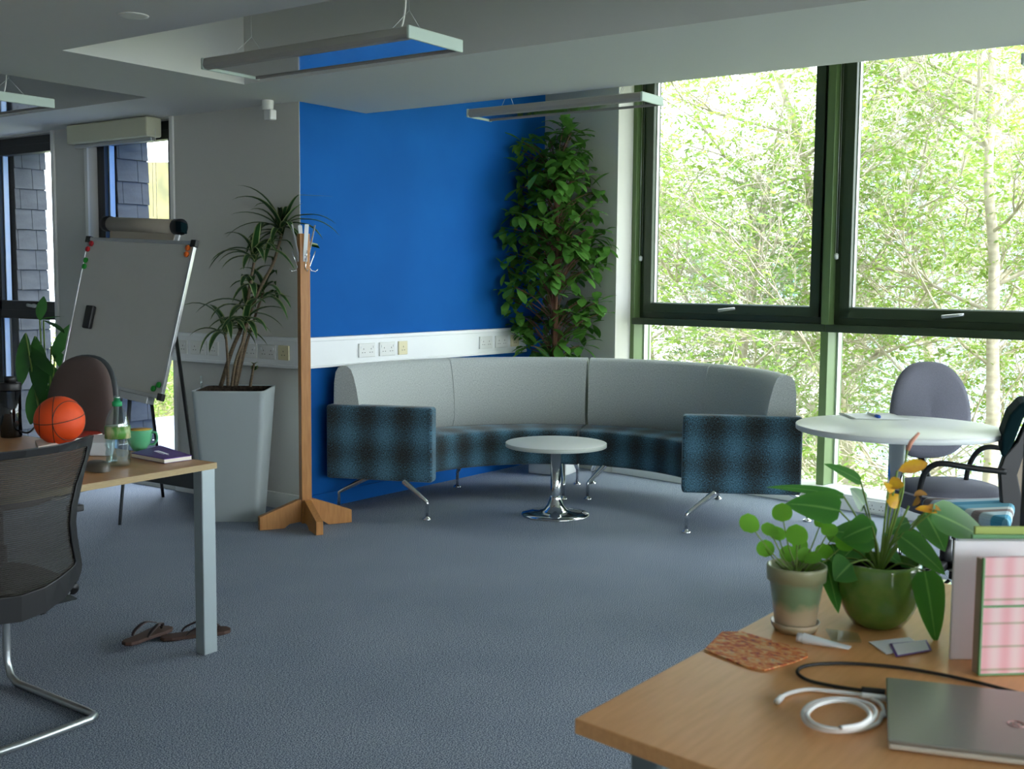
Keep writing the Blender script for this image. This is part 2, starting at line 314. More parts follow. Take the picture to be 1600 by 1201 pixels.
def build(name,b,m,parent=None,bev=0,sub=0,kind=None,solid=0,label=None,seg=2):
    off=V((0,0,0))
    if parent is not None:
        q=parent
        while q is not None: off=off+q.location; q=q.parent
    me=bpy.data.meshes.new(name)
    if parent is None and kind is None and len(b.v):          # a one-mesh thing: origin at its base
        xs=[v.x for v in b.v];ys=[v.y for v in b.v];zs=[v.z for v in b.v]; off=V(((min(xs)+max(xs))/2,(min(ys)+max(ys))/2,min(zs)))
    me.from_pydata([v-off for v in b.v],[],b.f)
    me.update()
    uvl=me.uv_layers.new(name='UVMap'); idx=np.zeros(len(me.loops),dtype=np.int32); me.loops.foreach_get('vertex_index',idx)
    uvl.data.foreach_set('uv',np.array(b.uv,dtype=np.float32)[idx].ravel())
    me.polygons.foreach_set('use_smooth',b.sm)
    me.materials.append(M[m] if isinstance(m,str) else m)
    o=bpy.data.objects.new(name,me); COL.objects.link(o)
    if parent is None: o.location=off if kind is None else V((0,0,0))
    else: o.parent=parent
    if bev:
        x=o.modifiers.new('bevel','BEVEL'); x.width=bev; x.segments=seg; x.limit_method='ANGLE'; x.angle_limit=R(40); x.harden_normals=False
    if solid: x=o.modifiers.new('solid','SOLIDIFY'); x.thickness=solid; x.offset=0
    if sub: x=o.modifiers.new('sub','SUBSURF'); x.levels=sub; x.render_levels=sub
    if kind: o['kind']=kind
    if label: o['label']=label
    return o
def tag(o,label,cat,group=None):
    o['label']=label; o['category']=cat
    if group: o['group']=group
    return o
def thing(name,loc,label,cat,group=None):
    o=bpy.data.objects.new(name,None); COL.objects.link(o); o.location=V(loc); o.empty_display_size=.1; return tag(o,label,cat,group)
def copy_tree(o,delta,label=None):
    c=o.copy(); COL.objects.link(c); c.location=o.location+V(delta)
    if label: c['label']=label
    for ch in list(o.children):
        k=ch.copy(); COL.objects.link(k); k.parent=c
        for g in list(ch.children):
            q=g.copy(); COL.objects.link(q); q.parent=k
    return c
def bez(pts,n=8):                    # smooth polyline through points (Catmull-Rom)
    pts=[V(p) for p in pts]; out=[]
    for i in range(len(pts)-1):
        p0=pts[max(i-1,0)];p1=pts[i];p2=pts[i+1];p3=pts[min(i+2,len(pts)-1)]
        for k in range(n):
            t=k/n; out.append(.5*((2*p1)+(p2-p0)*t+(2*p0-5*p1+4*p2-p3)*t*t+(3*p1-p0-3*p2+p3)*t**3))
    out.append(pts[-1]); return out
# ================================================================== THE SETTING
S='structure'
build('floor',B().box((-3.2,-4.6,-.05),(7.6,9.6,0)),'carpet',kind=S)
# lower ceiling with two recessed openings, high strip by the windows
c=B(); zc=2.44; zt=2.9; XA,XB,XE=3.2,4.29,5.44
for a,b in (((-3.2,-4.6),(XA,9.6)),((XB,-4.6),(XE,9.6)),((XA,4.82),(XB,5.64)),((XA,8.6),(XB,9.6)),((XA,-4.6),(XB,-3))): c.box((*a,zc),(*b,3.1))
c.box((XA,-3,zt),(XB,4.82,3.1)); c.box((XA,5.64,zt),(XB,8.6,3.1)); c.box((XE,-4.6,3.0),(7.9,5.2,3.1))
build('ceiling',c,'ceiling',kind=S)
build('wall_back',B().box((4.87,4.999,0),(7.75,5.2,3.1)),'blue',kind=S)
# white wall on the left with two slot windows
c=B(); x0,x1=4.865,5.05; wins=((6.17,7.05),(7.48,8.36)); ys=[5.0]
c.box((x0,5.0,0),(x1,6.17,2.5)); c.box((x0,7.05,0),(x1,7.48,2.5)); c.box((x0,8.36,0),(x1,9.6,2.5))
for a,b in wins: c.box((x0,a,0),(x1,b,.03)); c.box((x0,a,2.43),(x1,b,2.5))
build('wall_left',c,'white_wall',kind=S)
build('wall_far',B().box((-3.2,9.6,0),(5.05,9.8,3.1)),'wallgrey',kind=S)
build('wall_behind',B().box((-3.4,-4.6,0),(-3.2,9.8,3.1)),'wallgrey',kind=S)
c=B(); c.box((-3.2,-4.8,0),(6.6,-4.6,.9)).box((-3.2,-4.8,2.4),(6.6,-4.6,3.1))  # unseen wall, its openings added to let fill light in from the right
for x,e in ((-3.2,1.0),(.2,.3),(3.0,.3),(5.9,.7)): c.box((x,-4.8,.9),(x+e,-4.6,2.4))
build('wall_right',c,'wallgrey',kind=S)
# pier beside the big windows (front face parallel to the window wall) 
p=[wp(0,0,0),V((7.46,4.999,0)),V((7.75,4.999,0)),wp(0,.42,0)]
build('wall_pier',B().prism(p,(0,0,3.05)),'white_wall',kind=S)
# dado trunking and skirting
def trunking(n,a,b,nrm,z0=.87,z1=1.055,t=.05,m='trunk'):
    a=V((*a,0));b=V((*b,0));nrm=V((*nrm,0)); c=B()
    c.obox(a+V((0,0,z0)),b-a,nrm*t,(0,0,z1-z0)); c.obox(a+V((0,0,z1-.025)),b-a,nrm*(t+.006),(0,0,.025)); c.obox(a+V((0,0,z0)),b-a,nrm*(t+.006),(0,0,.02))
    return build(n,c,m,kind=S,bev=.004)
trunking('trim_1',(4.815,4.999),(7.16,4.999),(0,-1))
trunking('trim_2',(4.865,4.95),(4.865,6.14),(-1,0))
build('baseboard_left',B().box((4.848,5.0,0),(4.866,6.15,.1)),'skirt',kind=S,bev=.004)
build('baseboard_back',B().box((4.87,4.985,0),(7.46,5.0,.09)),'blue',kind=S)
# floor level trunking box under the windows
c=B(); a=wp(-8.3,0,0); c.obox(a,U*8.3,O*.30,(0,0,.10)); c.obox(wp(-8.3,-.008,.0),U*8.3,O*.01,(0,0,.085))
build('trim_3',c,'trunk',kind=S,bev=.008)
build('trim_4',B().obox(wp(0,-.012,0),U*.72,O*.012,(0,0,.09)),'skirt',kind=S)
# architraves of the slot windows
for i,(a,b) in enumerate(wins):
    c=B(); c.box((4.85,a-.035,0),(4.866,a,2.44)); c.box((4.85,b,0),(4.866,b+.035,2.44)); build('trim_%d'%(5+i),c,'skirt',kind=S,bev=.003)
# ---- big windows
PITCH=1.6; ZT=1.115
def bar(c,s0,s1,d0,d1,z0,z1): c.obox(wp(s0,d0,z0),U*(s1-s0),O*(d1-d0),(0,0,z1-z0))
for k in range(5):
    sr=-.035-PITCH*k; sl=sr-PITCH+.055                # left edge (towards the pier) and right edge
    win=B(); 
    # mullion on the left side of the bay
    bar(win,sr-.0,sr+.055 if k else sr+.04,.17,.36,.1,3.0)
    o=build('window_%d'%(k+1),win,'mull',kind=S,bev=.003)
    f=B()
    bar(f,sr-.045,sr,.235,.33,1.14,2.95); bar(f,sl,sl+.045,.235,.33,1.14,2.95); bar(f,sl,sr,.235,.33,1.14,1.185); bar(f,sl,sr,.235,.33,2.9,2.98)   # fixed frame
    build('fixed_frame',f,'frame',o,bev=.003)
    t=B(); bar(t,sl-.03,sr+.02,.165,.33,1.092,1.14); build('transom',t,'frame',o,bev=.003)
    s_=B(); e=.05
    bar(s_,sr-.045-.07,sr-.045,.215,.30,1.19,2.9); bar(s_,sl+.045,sl+.045+.07,.215,.30,1.19,2.9); bar(s_,sl+.045,sr-.045,.215,.30,1.184,1.25); bar(s_,sl+.115,sr-.115,.215,.30,2.84,2.9)
    sa=build('sash',s_,'frame',o,bev=.004)
    bd=B(); bar(bd,sr-.121,sr-.115,.252,.275,1.25,2.84); bar(bd,sl+.115,sl+.121,.252,.275,1.25,2.84); bar(bd,sl+.12,sr-.12,.24,.29,1.25,1.256)
    build('glazing_bead',bd,'bead',sa)
    g=B(); bar(g,sl+.12,sr-.12,.262,.268,1.25,2.86); build('upper_pane',g,'glass',o)
    g=B(); bar(g,sl-.0,sr,.30,.306,.1,1.10); build('lower_pane',g,'glass',o)
    bd=B(); bar(bd,sr-.012,sr,.28,.32,.1,1.095); build('lower_bead',bd,'bead',o)
    h=B(); hs=(sr+sl)/2+.0; h.tube([wp(hs+.02,.205,1.212),wp(hs+.02,.185,1.212)],.011); h.tube([wp(hs+.03,.183,1.21),wp(hs-.0,.18,1.214),wp(hs-.10,.183,1.226)],[.012,.011,.009])
    build('handle',h,'alu',o)
# last mullion and header
c=B(); bar(c,-8.1,.03,.17,.42,2.95,3.05); bar(c,-8.1,-8.0,.17,.42,0,3.05); build('trim_7',c,'frame',kind=S)
# ---- slot windows in the left wall
for i,(a,b) in enumerate(wins):
    X0,X1=4.93,5.0
    f=B(); 
    for y0,y1 in ((a,a+.055),(b-.055,b)): f.box((X0,y0,.03),(X1,y1,2.43))
    f.box((X0,a,.03),(X1,b,.09)); f.box((X0,a,2.37),(X1,b,2.43)); f.box((X0,a,1.09),(X1,b,1.155))
    o=build('window_%d'%(6+i),f,'frame_dk',kind=S,bev=.003)
    s_=B(); 
    for y0,y1 in ((a+.055,a+.095),(b-.10,b-.055)): s_.box((X0-.015,y0,1.155),(X1-.01,y1,2.37))
    s_.box((X0-.015,a+.055,1.155),(X1-.01,b-.055,1.225)); s_.box((X0-.015,a+.055,2.31),(X1-.01,b-.055,2.37)); build('sash',s_,'frame_dk',o,bev=.003)
    g=B(); g.box((4.965,a+.05,.09),(4.97,b-.05,1.1)); g.box((4.965,a+.09,1.22),(4.97,b-.09,2.34)); build('pane',g,'glass',o)
    bd=B(); bd.box((4.95,b-.112,1.225),(4.99,b-.10,2.31)); bd.box((4.95,b-.068,.09),(4.99,b-.055,1.09)); build('glazing_bead',bd,'bead',o)
    h=B(); yc=(a+b)/2-.12; h.tube([(4.91,yc,1.19),(4.9,yc+.05,1.19),(4.9,yc+.10,1.195)],.012); h.tube([(4.915,yc+.03,1.19),(4.9,yc+.03,1.19)],.016); build('handle',h,'alu',o)
# roller blind rolled up above the nearer slot window
t=thing('roller_blind',(4.8,6.6,2.28),'cream roller blind rolled up in its box at the ceiling above the left slot window','blind')
build('cassette',B().box((4.74,6.25,2.31),(4.86,7.12,2.436)),'blindcream',t,bev=.012)
build('bottom_bar',B().box((4.79,6.27,2.285),(4.82,7.10,2.31)),'alu',t,bev=.003)
build('pull_cord',B().tube([(4.80,6.24,2.36),(4.80,6.24,1.75)],.0015,6).tube([(4.80,6.275,2.36),(4.80,6.275,1.8)],.0015,6),'paper',t)
# blind chains on the big windows
for i,(px,py,s) in enumerate(((997,400,0),(1300,398,1))):
    q=wp(-.035-PITCH*s+ (.0 if s else .0)-.012,.22,1.585)
    t=thing('blind_chain',q,'beaded blind chain with a white weight on the '+('mullion between the two big windows' if s else 'jamb beside the white pier'),'blind chain','blind chains on the big windows')
    q1=q+V((0,0,.0)); build('chain',B().tube([q1+U*.0+O*.012,q1+O*.012+V((0,0,1.3))],.0018,6).tube([q1-O*.012,q1-O*.012+V((0,0,1.3))],.0018,6),'bead',t)
    build('weight',B().lathe(q-V((0,0,.03)),[(0,0),(.012,.004),(.015,.02),(.013,.036),(0,.042)],14),'trunk',t)
# ---- sockets
def socket(c,w,h,nrm,al,label,group,m='socket',double=True,proud=.011):
    c=V(c);nrm=V(nrm);al=V(al)
    t=thing('power_socket' if m=='socket' else 'network_outlet',c-V((0,0,h/2)),label,'socket' if m=='socket' else 'outlet',group)
    build('face_plate',B().obox(c-al*w/2-V((0,0,h/2)),al*w,nrm*proud,(0,0,h)),m,t,bev=.003)
    for k in ((-1,1) if double else (0,)):
        s=B(); cc=c+al*k*w*.23+nrm*proud
        for dx,dz,ww,hh in ((0,.008,.004,.009),(-.011,-.014,.008,.004),(.011,-.014,.008,.004)):
            s.obox(cc+al*(dx-ww/2)+V((0,0,dz-hh/2)),al*ww,nrm*.0006,(0,0,hh))
        build('pin_holes',s,'slot',t)
    for k in ((-1,1) if double else ()):
        s=B().obox(c+al*(k*w*.38-.004)+nrm*proud+V((0,0,.012)),al*.008,nrm*.003,(0,0,.014))
        build('rocker_switch',s,'trunk',t)
zs_=.963
for yc,w,m,d,lb in ((6.045,.15,'socket',1,'white double socket on the left wall, nearest the flip chart'),(5.86,.15,'socket',1,'white double socket on the left wall, second to the right of the flip chart'),(5.715,.085,'socket',0,'small white single outlet left of the tall striped-leaf plant'),
    (5.385,.13,'socket',1,'white double socket on the left wall just right of the plant stems'),(5.225,.14,'socket',1,'white double socket on the left wall midway between plant stems and coat stand'),(5.087,.09,'cream',0,'cream outlet on the left wall just left of the coat stand post')):
    socket((4.815,yc,zs_),w,.088,(-1,0,0),(0,-1,0),lb,'outlets on the trunking of the left wall',m,d)
for xc,w,m,d,lb in ((5.382,.15,'socket',1,'white double socket on blue wall trunking, leftmost above the sofa'),(5.575,.15,'socket',1,'white double socket on blue wall trunking, second from the left'),(5.728,.086,'cream',0,'cream outlet in the middle of the blue wall trunking, right of two sockets'),
    (6.64,.15,'socket',1,'white double socket on blue wall trunking, first one left of the leafy tree'),(6.83,.15,'socket',1,'white double socket on blue wall trunking, touching the leafy tree outline'),(7.0,.10,'cream',0,'cream outlet with black hole at the right end of the blue wall trunking')):
    socket((xc,4.949,zs_-.003),w,.088,(0,-1,0),(1,0,0),lb,'outlets on the trunking of the blue wall',m,d)
socket(wp(-2.11,-.008,.05),.13,.075,-O,U,'white double socket low on the box under the window behind the round table',None)
# ---- ceiling fittings
t=thing('ceiling_light',(2.94,3.946,2.42),'small round recessed downlight in the lower ceiling at top left','light')
build('rim',B().lathe((2.94,3.946,2.437),[(.048,0),(.06,.0),(.061,.003),(.048,.003)],28),'skirt',t)
build('lamp',B().lathe((2.94,3.946,2.4375),[(0,0),(.047,.0),(.047,.002)],24),'steel',t)
t=thing('motion_sensor',(4.74,5.27,2.33),'small white motion sensor hanging below the ceiling near the blue corner','sensor')
sx,sy=atx(418,160,4.74).x,atx(418,160,4.74).y
build('mount',B().lathe((sx,sy,2.385),[(.034,0),(.036,.055)],20),'skirt',t,bev=.002)
build('sensor_head',B().obox(V((sx-.02,sy-.045,2.325)),V((.05,0,0)),V((0,.06,0)),V((0,0,.062))),'skirt',t,bev=.008)
def pendant(x0,x1,y0,y1,z,label,ztop,cables):
    t=thing('pendant_lamp',((x0+x1)/2,(y0+y1)/2,z),label,'lamp','flat pendant lamps hanging from the ceiling')
    b=B(); h=.05
    for xa,sg in ((x0,1),(x1,-1)):                     # long rounded side rails
        pr=[(xa+sg*.03,z),(xa+sg*.008,z+.004),(xa,z+.018),(xa+sg*.004,z+h-.006),(xa+sg*.014,z+h),(xa+sg*.03,z+h)]
        b.prism([V((x,y0+.012,zz)) for x,zz in pr],(0,y1-y0-.024,0))
    b.box((x0+.03,y0+.012,z+.03),(x1-.03,y1-.012,z+h)); build('housing',b,'lampbody',t,bev=.003)
    for ya in (y0,y1-.014):
        build('end_cap',B().box((x0,ya,z+.001),(x1,ya+.014,z+h)),'lampend',t,bev=.004)
    build('louvre',B().box((x0+.03,y0+.014,z+.008),(x1-.03,y1-.014,z+.014)),'diff',t)
    for i,(ya,kind) in enumerate(cables):
        b=B(); xm=(x0+x1)/2
        b.tube([(x0+.05,ya,z+h),(xm,ya,z+h+.10),(xm,ya,ztop)],.0012,6); b.tube([(x1-.05,ya,z+h),(xm,ya,z+h+.10)],.0012,6)
        build('suspension_wire',b,'bead',t)
    if cables: build('power_cable',B().tube(bez([(xm,cables[0][0]+.06,z+h),(xm,cables[0][0]+.02,z+h+.12),(xm+.02,cables[0][0]+.04,ztop-.1),(xm+.02,cables[0][0]+.04,ztop)]),.004,8),'cablew',t)
pendant(3.35,3.68,2.86,4.04,2.30,'large grey pendant lamp reflecting the blue wall, nearest, at top centre',zt,((3.0,0),(3.9,0)))
pendant(5.46,5.70,3.04,4.22,2.36,'slim grey pendant lamp hanging near the leafy tree and windows',3.0,((3.2,0),(4.0,0)))
pendant(3.35,3.68,5.62,6.8,2.30,'grey pendant lamp at the far left edge of the ceiling',zt,((5.78,0),(6.6,0)))
pendant(5.46,5.70,-.02,1.165,2.36,'pendant lamp of which only the tip shows at the top right edge',3.0,((1.0,0),(.1,0)))

# ================================================================== OUTSIDE
build('ground',B().box((-40,-40,-2.6),(60,60,-2.5)),'ground',kind=S)
# slate clad outer reveals beside the slot windows
for i,(yb) in enumerate((6.98,8.25)):
    t=thing('slate_reveal',(5.2,yb,-.5),'slate-tiled outer pier seen through the '+('right' if i==0 else 'left')+' slot window','pier'); t['kind']=S
    build('backing',B().box((5.055,yb+.012,-.4),(5.30,yb+.35,3)),'gap',t)
    b=B(); z=-.4;row=0
    rr=random.Random(3+i)
    while z<2.95:
        x=5.04-(.12 if row%2 else 0)
        k=0
        while x<5.30:
            wd=.165+rr.uniform(-.03,.03); xa=max(x,5.04); xb=min(x+wd,5.315-.012*(z/2.5)+rr.uniform(-.006,.006))
            if xb-xa>.015:
                tl=.004; b.add([(xa+.002,yb-.004,z),(xb-.002,yb-.004,z+.004*rr.random()),(xb-.002,yb+.006,z+.152),(xa+.002,yb+.006,z+.152),(xa+.002,yb+.014,z),(xb-.002,yb+.014,z),(xb-.002,yb+.014,z+.152),(xa+.002,yb+.014,z+.152)],[(0,1,2,3),(4,7,6,5),(0,4,5,1),(1,5,6,2),(2,6,7,3),(3,7,4,0)])
            x+=wd
        z+=.155;row+=1
    build('slate_tile',b,'slate',t,kind='stuff')
# far buildings
def building(name,c,ax,wd,ht,z0,dp,m,wins_,label):
    c=V(c);ax=V(ax).normalized();n=V((ax.y,-ax.x,0))
    if n.dot(V((1,.7,0)))<0: n=-n
    t=thing(name,c+V((0,0,z0-c.z)),label,'building')
    build('wall',B().obox(V((c.x,c.y,z0)),ax*wd,n*dp,(0,0,ht)),m,t)
    b=B(); k=0
    while k*.6<wd: b.obox(V((c.x,c.y,z0))+ax*k*.6-n*.01,ax*.02,n*.012,(0,0,ht)); k+=1
    build('cladding_joint',b,'bglass' if 0 else m,t)
    for s,z,w_,h_ in wins_:
        p_=V((c.x,c.y,z))+ax*s
        f=build('window_frame',B().obox(p_-n*.05,ax*w_,n*.08,(0,0,h_)),'bwhite',t)
        build('window_pane',B().obox(p_+ax*.09-n*.06+V((0,0,.09)),ax*(w_/2-.13),n*.05,(0,0,h_-.18)).obox(p_+ax*(w_/2+.04)-n*.06+V((0,0,.09)),ax*(w_/2-.13),n*.05,(0,0,h_-.18)),'bglass',f)
    return t
c0=atd(1352,300,24); c1=atd(1800,300,21)
ax=(c1-c0); ax.z=0
bz=atd(1400,150,24).z
building('office_building',c0,ax,14,9.6,-2.5,5,'bldg',[(1.62,bz-.55,1.0,1.15),(3.0,bz-.5,.9,1.1),(1.5,bz-3.6,1.0,1.3),(4.6,bz-3.6,1.0,1.3)],'pale blue clad building behind the trees with white framed windows')
c0=atd(960,300,34); c1=atd(1330,300,34); ax=(c1-c0); ax.z=0
building('white_building',c0,ax,7.4,8.3,-2.5,5,'bwhite',[(2.2,.9,1.2,1.4),(4.6,.9,1.2,1.4)],'white rendered building far behind the trees on the left')
c0=atd(150,400,26); c1=atd(330,400,26); ax=(c1-c0); ax.z=0
building('garden_building',c0,ax,7,6.5,-2.5,3,'darkbldg',[],'olive brown building seen through the slot windows')
# trees
def frond_cloud(pts,dirs,rg,leaflen=.055,leafw=.02,nl=4,fl=.2):
    """compound leaves: pairs of leaflets along drooping stalks, as one mesh"""
    n=len(pts); P=np.array(pts); D=np.array(dirs); D/=np.linalg.norm(D,axis=1)[:,None]
    side=np.cross(D,[0,0,1]); side/=np.linalg.norm(side,axis=1)[:,None]+1e-9
    vs=[];
    for k in range(nl):
        t=(k+1)/nl
        base=P+D*fl*t+np.array([0,0,-1])*fl*.45*t*t
        for sg in (-1,1) if k<nl-1 else (-1,1,0):
            d=D*.75+side*sg*.8+rg.normal(0,.3,(n,3))+np.array([0,0,-.35]); 
            if sg==0: d=D+rg.normal(0,.2,(n,3))+np.array([0,0,-.5])
            d/=np.linalg.norm(d,axis=1)[:,None]
            q=np.cross(d,rg.normal(0,1,(n,3))*.6+np.array([0,0,1])); q/=np.linalg.norm(q,axis=1)[:,None]+1e-9
            L=leaflen*(.75+.5*rg.random((n,1))); W=leafw*(.8+.4*rg.random((n,1)))
            vs.append(np.stack([base,base+d*L*.5+q*W*.5,base+d*L,base+d*L*.5-q*W*.5],axis=1))
    vv=np.concatenate(vs,axis=0).reshape(-1,3); return vv
def leaf_mesh(name,vv,m,parent):
    off=V((0,0,0)); q=parent
    while q is not None: off=off+q.location; q=q.parent
    me=bpy.data.meshes.new(name); nv=len(vv); nf=nv//4
    me.vertices.add(nv); me.vertices.foreach_set('co',(vv-np.array(off)).astype(np.float32).ravel())
    me.loops.add(nv); me.loops.foreach_set('vertex_index',np.arange(nv,dtype=np.int32)); me.polygons.add(nf)
    me.polygons.foreach_set('loop_start',np.arange(0,nv,4,dtype=np.int32)); me.update(calc_edges=True); me.validate()
    me.materials.append(M[m]); o=bpy.data.objects.new(name,me); COL.objects.link(o); o.parent=parent; return o
def tree(base,h,lean,seed,label,nf=2200,spread=2.4,r0=.10,lm='tree1',zlo=-.6,small=1.0,fork=7):
    rr=random.Random(seed); rg=np.random.default_rng(seed); base=V(base)
    t=thing('ash_tree',base,label,'tree','trees outside the big windows')
    tr=[base]; d=V(lean).normalized(); p=base.copy(); n=9
    for i in range(n): d=(d+V((rr.uniform(-.12,.12),rr.uniform(-.12,.12),.05))).normalized(); p=p+d*h/n; tr.append(p.copy())
    tb=bez(tr,3); m=len(tb); build('trunk',B().tube(tb,[r0*(1-.72*i/m) for i in range(m)],9),'barkout',t)
    bb=B(); P=[];D=[]
    def br(p,d,L,r,lv):
        pts=[p.copy()]; k=5
        for i in range(k):
            d=(d+V((rr.gauss(0,.16),rr.gauss(0,.16),rr.gauss(.04,.10)))).normalized(); p=p+d*L/k; pts.append(p.copy())
            if lv<3 and i>=1:
                for _ in range(rr.choice((1,2)) if lv<2 else 1):
                    dd=(d+V((rr.gauss(0,.6),rr.gauss(0,.6),rr.gauss(.1,.45)))).normalized(); br(p,dd,L*rr.uniform(.45,.65),r*.5,lv+1)
            if lv>=1: P.append(tuple(p+V((rr.gauss(0,.05),rr.gauss(0,.05),rr.gauss(0,.05))))); D.append((d.x+rr.gauss(0,.7),d.y+rr.gauss(0,.7),d.z*.4+rr.gauss(0,.4)))
        bb.tube(pts,[r*(1-.14*i) for i in range(len(pts))],5,cap=False)
    for i in range(fork*3):
        f=rr.uniform(.22,1); q=tb[min(m-1,int(f*(m-1)))]
        a=rr.uniform(0,2*PI); br(q,V((math.cos(a),math.sin(a),rr.uniform(.1,.9))).normalized(),spread*rr.uniform(.55,1)*(1.15-.5*f),r0*.24,0)
    build('branches',bb,'barkout',t)
    if len(P)>nf: ix=rr.sample(range(len(P)),nf)
    else: ix=[rr.randrange(len(P)) for _ in range(nf)]
    P=np.array(P)[ix]+rg.normal(0,.10,(len(ix),3)); D=np.array(D)[ix]
    leaf_mesh('foliage',frond_cloud(P,D,rg,leaflen=.062*small,leafw=.024*small),lm,t)
    return t
def gp(px,D,z=-2.5): q=atd(px,430,D); return (q.x,q.y,z)
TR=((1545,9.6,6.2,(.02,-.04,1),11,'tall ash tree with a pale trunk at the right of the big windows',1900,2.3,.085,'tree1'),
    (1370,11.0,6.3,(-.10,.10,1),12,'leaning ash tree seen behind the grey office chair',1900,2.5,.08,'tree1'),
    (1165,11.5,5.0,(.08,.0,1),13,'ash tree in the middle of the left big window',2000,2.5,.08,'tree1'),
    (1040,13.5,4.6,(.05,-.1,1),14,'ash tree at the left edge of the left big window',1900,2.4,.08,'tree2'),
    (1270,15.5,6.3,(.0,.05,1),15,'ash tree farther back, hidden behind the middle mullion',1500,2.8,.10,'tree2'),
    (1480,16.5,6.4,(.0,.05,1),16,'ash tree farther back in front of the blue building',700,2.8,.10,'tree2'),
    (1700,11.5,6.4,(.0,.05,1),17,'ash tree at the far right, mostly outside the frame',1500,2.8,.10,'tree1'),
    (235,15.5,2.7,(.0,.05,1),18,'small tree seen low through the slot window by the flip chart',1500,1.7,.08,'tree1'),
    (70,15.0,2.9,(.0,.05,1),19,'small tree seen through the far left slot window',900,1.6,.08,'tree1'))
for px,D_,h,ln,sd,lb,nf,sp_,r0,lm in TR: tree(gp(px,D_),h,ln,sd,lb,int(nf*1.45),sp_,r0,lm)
# ================================================================== FURNITURE
# ---- curved sofas: arc centre, angles in degrees
CX,CY=5.507,3.608; RI,RO=.881,1.375
def pc(r,a,z=0): return V((CX+r*math.cos(a),CY+r*math.sin(a),z))
def sofa(a0,a1,arm_at,label,feet):
    mid=(a0+a1)/2; t=thing('curved_sofa',pc(1.13,mid,0),label,'sofa','two curved sofa halves around the small round table')
    n=30
    # seat block: rounded cross-section swept along the arc
    zb,zs=.205,.435; e=.025
    prof=[(RI+e,zb),(RI+.006,zb+.008),(RI,zb+e),(RI,zs-.03),(RI+.008,zs-.008),(RI+.03,zs),(1.10,zs+.004),(1.26,zs-.004),(1.30,zs-.05),(1.30,zb+e),(1.28,zb)]
    acc=[0]
    for i in range(1,len(prof)): acc.append(acc[-1]+math.hypot(prof[i][0]-prof[i-1][0],prof[i][1]-prof[i-1][1]))
    b=B(); rows=[];uv=[]
    for k in range(n+1):
        a=a0+(a1-a0)*k/n
        rows.append([pc(r,a,z) for r,z in prof]+[pc(prof[0][0],a,prof[0][1])]); uv+=[(a*1.05,q) for q in acc]+[(a*1.05,acc[-1]+.4)]
    b.grid(rows,uvs=uv)
    for k,fl in ((0,0),(n,1)):
        a=a0+(a1-a0)*k/n; b.add([pc(r,a,z) for r,z in prof],[tuple(range(len(prof)))[::(1 if fl else -1)]],[(r,z) for r,z in prof])
    build('seat',b,'plaid',t,bev=.006)
    # backrest
    e_=-.012
    prof=[(1.235,.425),(1.20,.50),(1.205,.62),(1.225,.74),(1.245,.82),(1.262,.862),(1.285,.880),(1.315,.884),(1.345,.872),(1.362,.845),(1.372,.78),(1.376,.6),(1.374,.40),(1.368,.24),(1.33,.215),(1.31,.225),(1.305,.42)]
    acc=[0]
    for i in range(1,len(prof)): acc.append(acc[-1]+math.hypot(prof[i][0]-prof[i-1][0],prof[i][1]-prof[i-1][1]))
    b=B(); rows=[];uv=[]
    for k in range(n+1):
        a=a0+(a1-a0)*k/n
        rows.append([pc(r,a,z) for r,z in prof]+[pc(prof[0][0],a,prof[0][1])]); uv+=[(a*1.25,q) for q in acc]+[(a*1.25,acc[-1]+.2)]
    b.grid(rows,uvs=uv)
    for k,fl in ((0,0),(n,1)):
        a=a0+(a1-a0)*k/n; b.add([pc(r,a,z) for r,z in prof],[tuple(range(len(prof)))[::(1 if fl else -1)]],[(r,z) for r,z in prof])
    bk=build('backrest',b,'greywool',t,bev=.008)
    sm=B()
    for k in (.5,):
        a=a0+(a1-a0)*k; sm.tube([pc(r-.0015,a,z) for r,z in prof[:10]],.0022,5)
    build('seam',sm,'greywool',bk)
    # arm: straight box beyond the end, along the radius
    th=.10; A=arm_at; rad=V((math.cos(A),math.sin(A),0)); tan=V((-math.sin(A),math.cos(A),0))*(1 if A<0 else -1)
    o=V((CX,CY,.2))+rad*.738
    b=B(); b.obox(o,rad*.672,tan*th,(0,0,.449)); build('armrest',b,'plaid',t,bev=.018,seg=3)
    ps=B(); 
    # feet: (floor point, top point)
    for (fx,fy),(tx,ty) in feet:
        f=V((fx,fy,0)); tp=V((tx,ty,.215)); hz=f+V((0,0,.105)); 
        b=B(); b.tube([tp,tp*.97+hz*.03,hz*.92+tp*.08,hz,hz-V((0,0,.012)),f+V((0,0,.02))],[.019,.018,.0125,.0115,.011,.0095],12)
        l=build('leg',b,'chrome',t); build('foot',B().lathe(f,[(.026,0),(.028,.004),(.022,.012),(.010,.018),(.009,.024)],20),'chrome',l)
aM=.3978; g=.0085
sofa(aM+g,R(111.6)-.03,R(111.6),'left half of the curved grey and blue plaid sofa, against the blue wall',
    [((5.077,4.90),(5.19,4.72)),((5.146,4.255),(5.13,4.42)),((6.104,4.78),(6.02,4.66)),((6.18,3.97),(6.30,4.06)),((6.70,4.19),(6.56,4.14))])
sofa(R(-60.1)+.03,aM-g,R(-60.1),'right half of the curved grey and blue plaid sofa, beneath the big window',
    [((6.272,3.843),(6.40,3.79)),((6.789,4.12),(6.66,4.0)),((5.765,2.88),(5.93,2.79)),((6.80,3.173),(6.70,3.22)),((6.482,2.45),(6.36,2.58))])
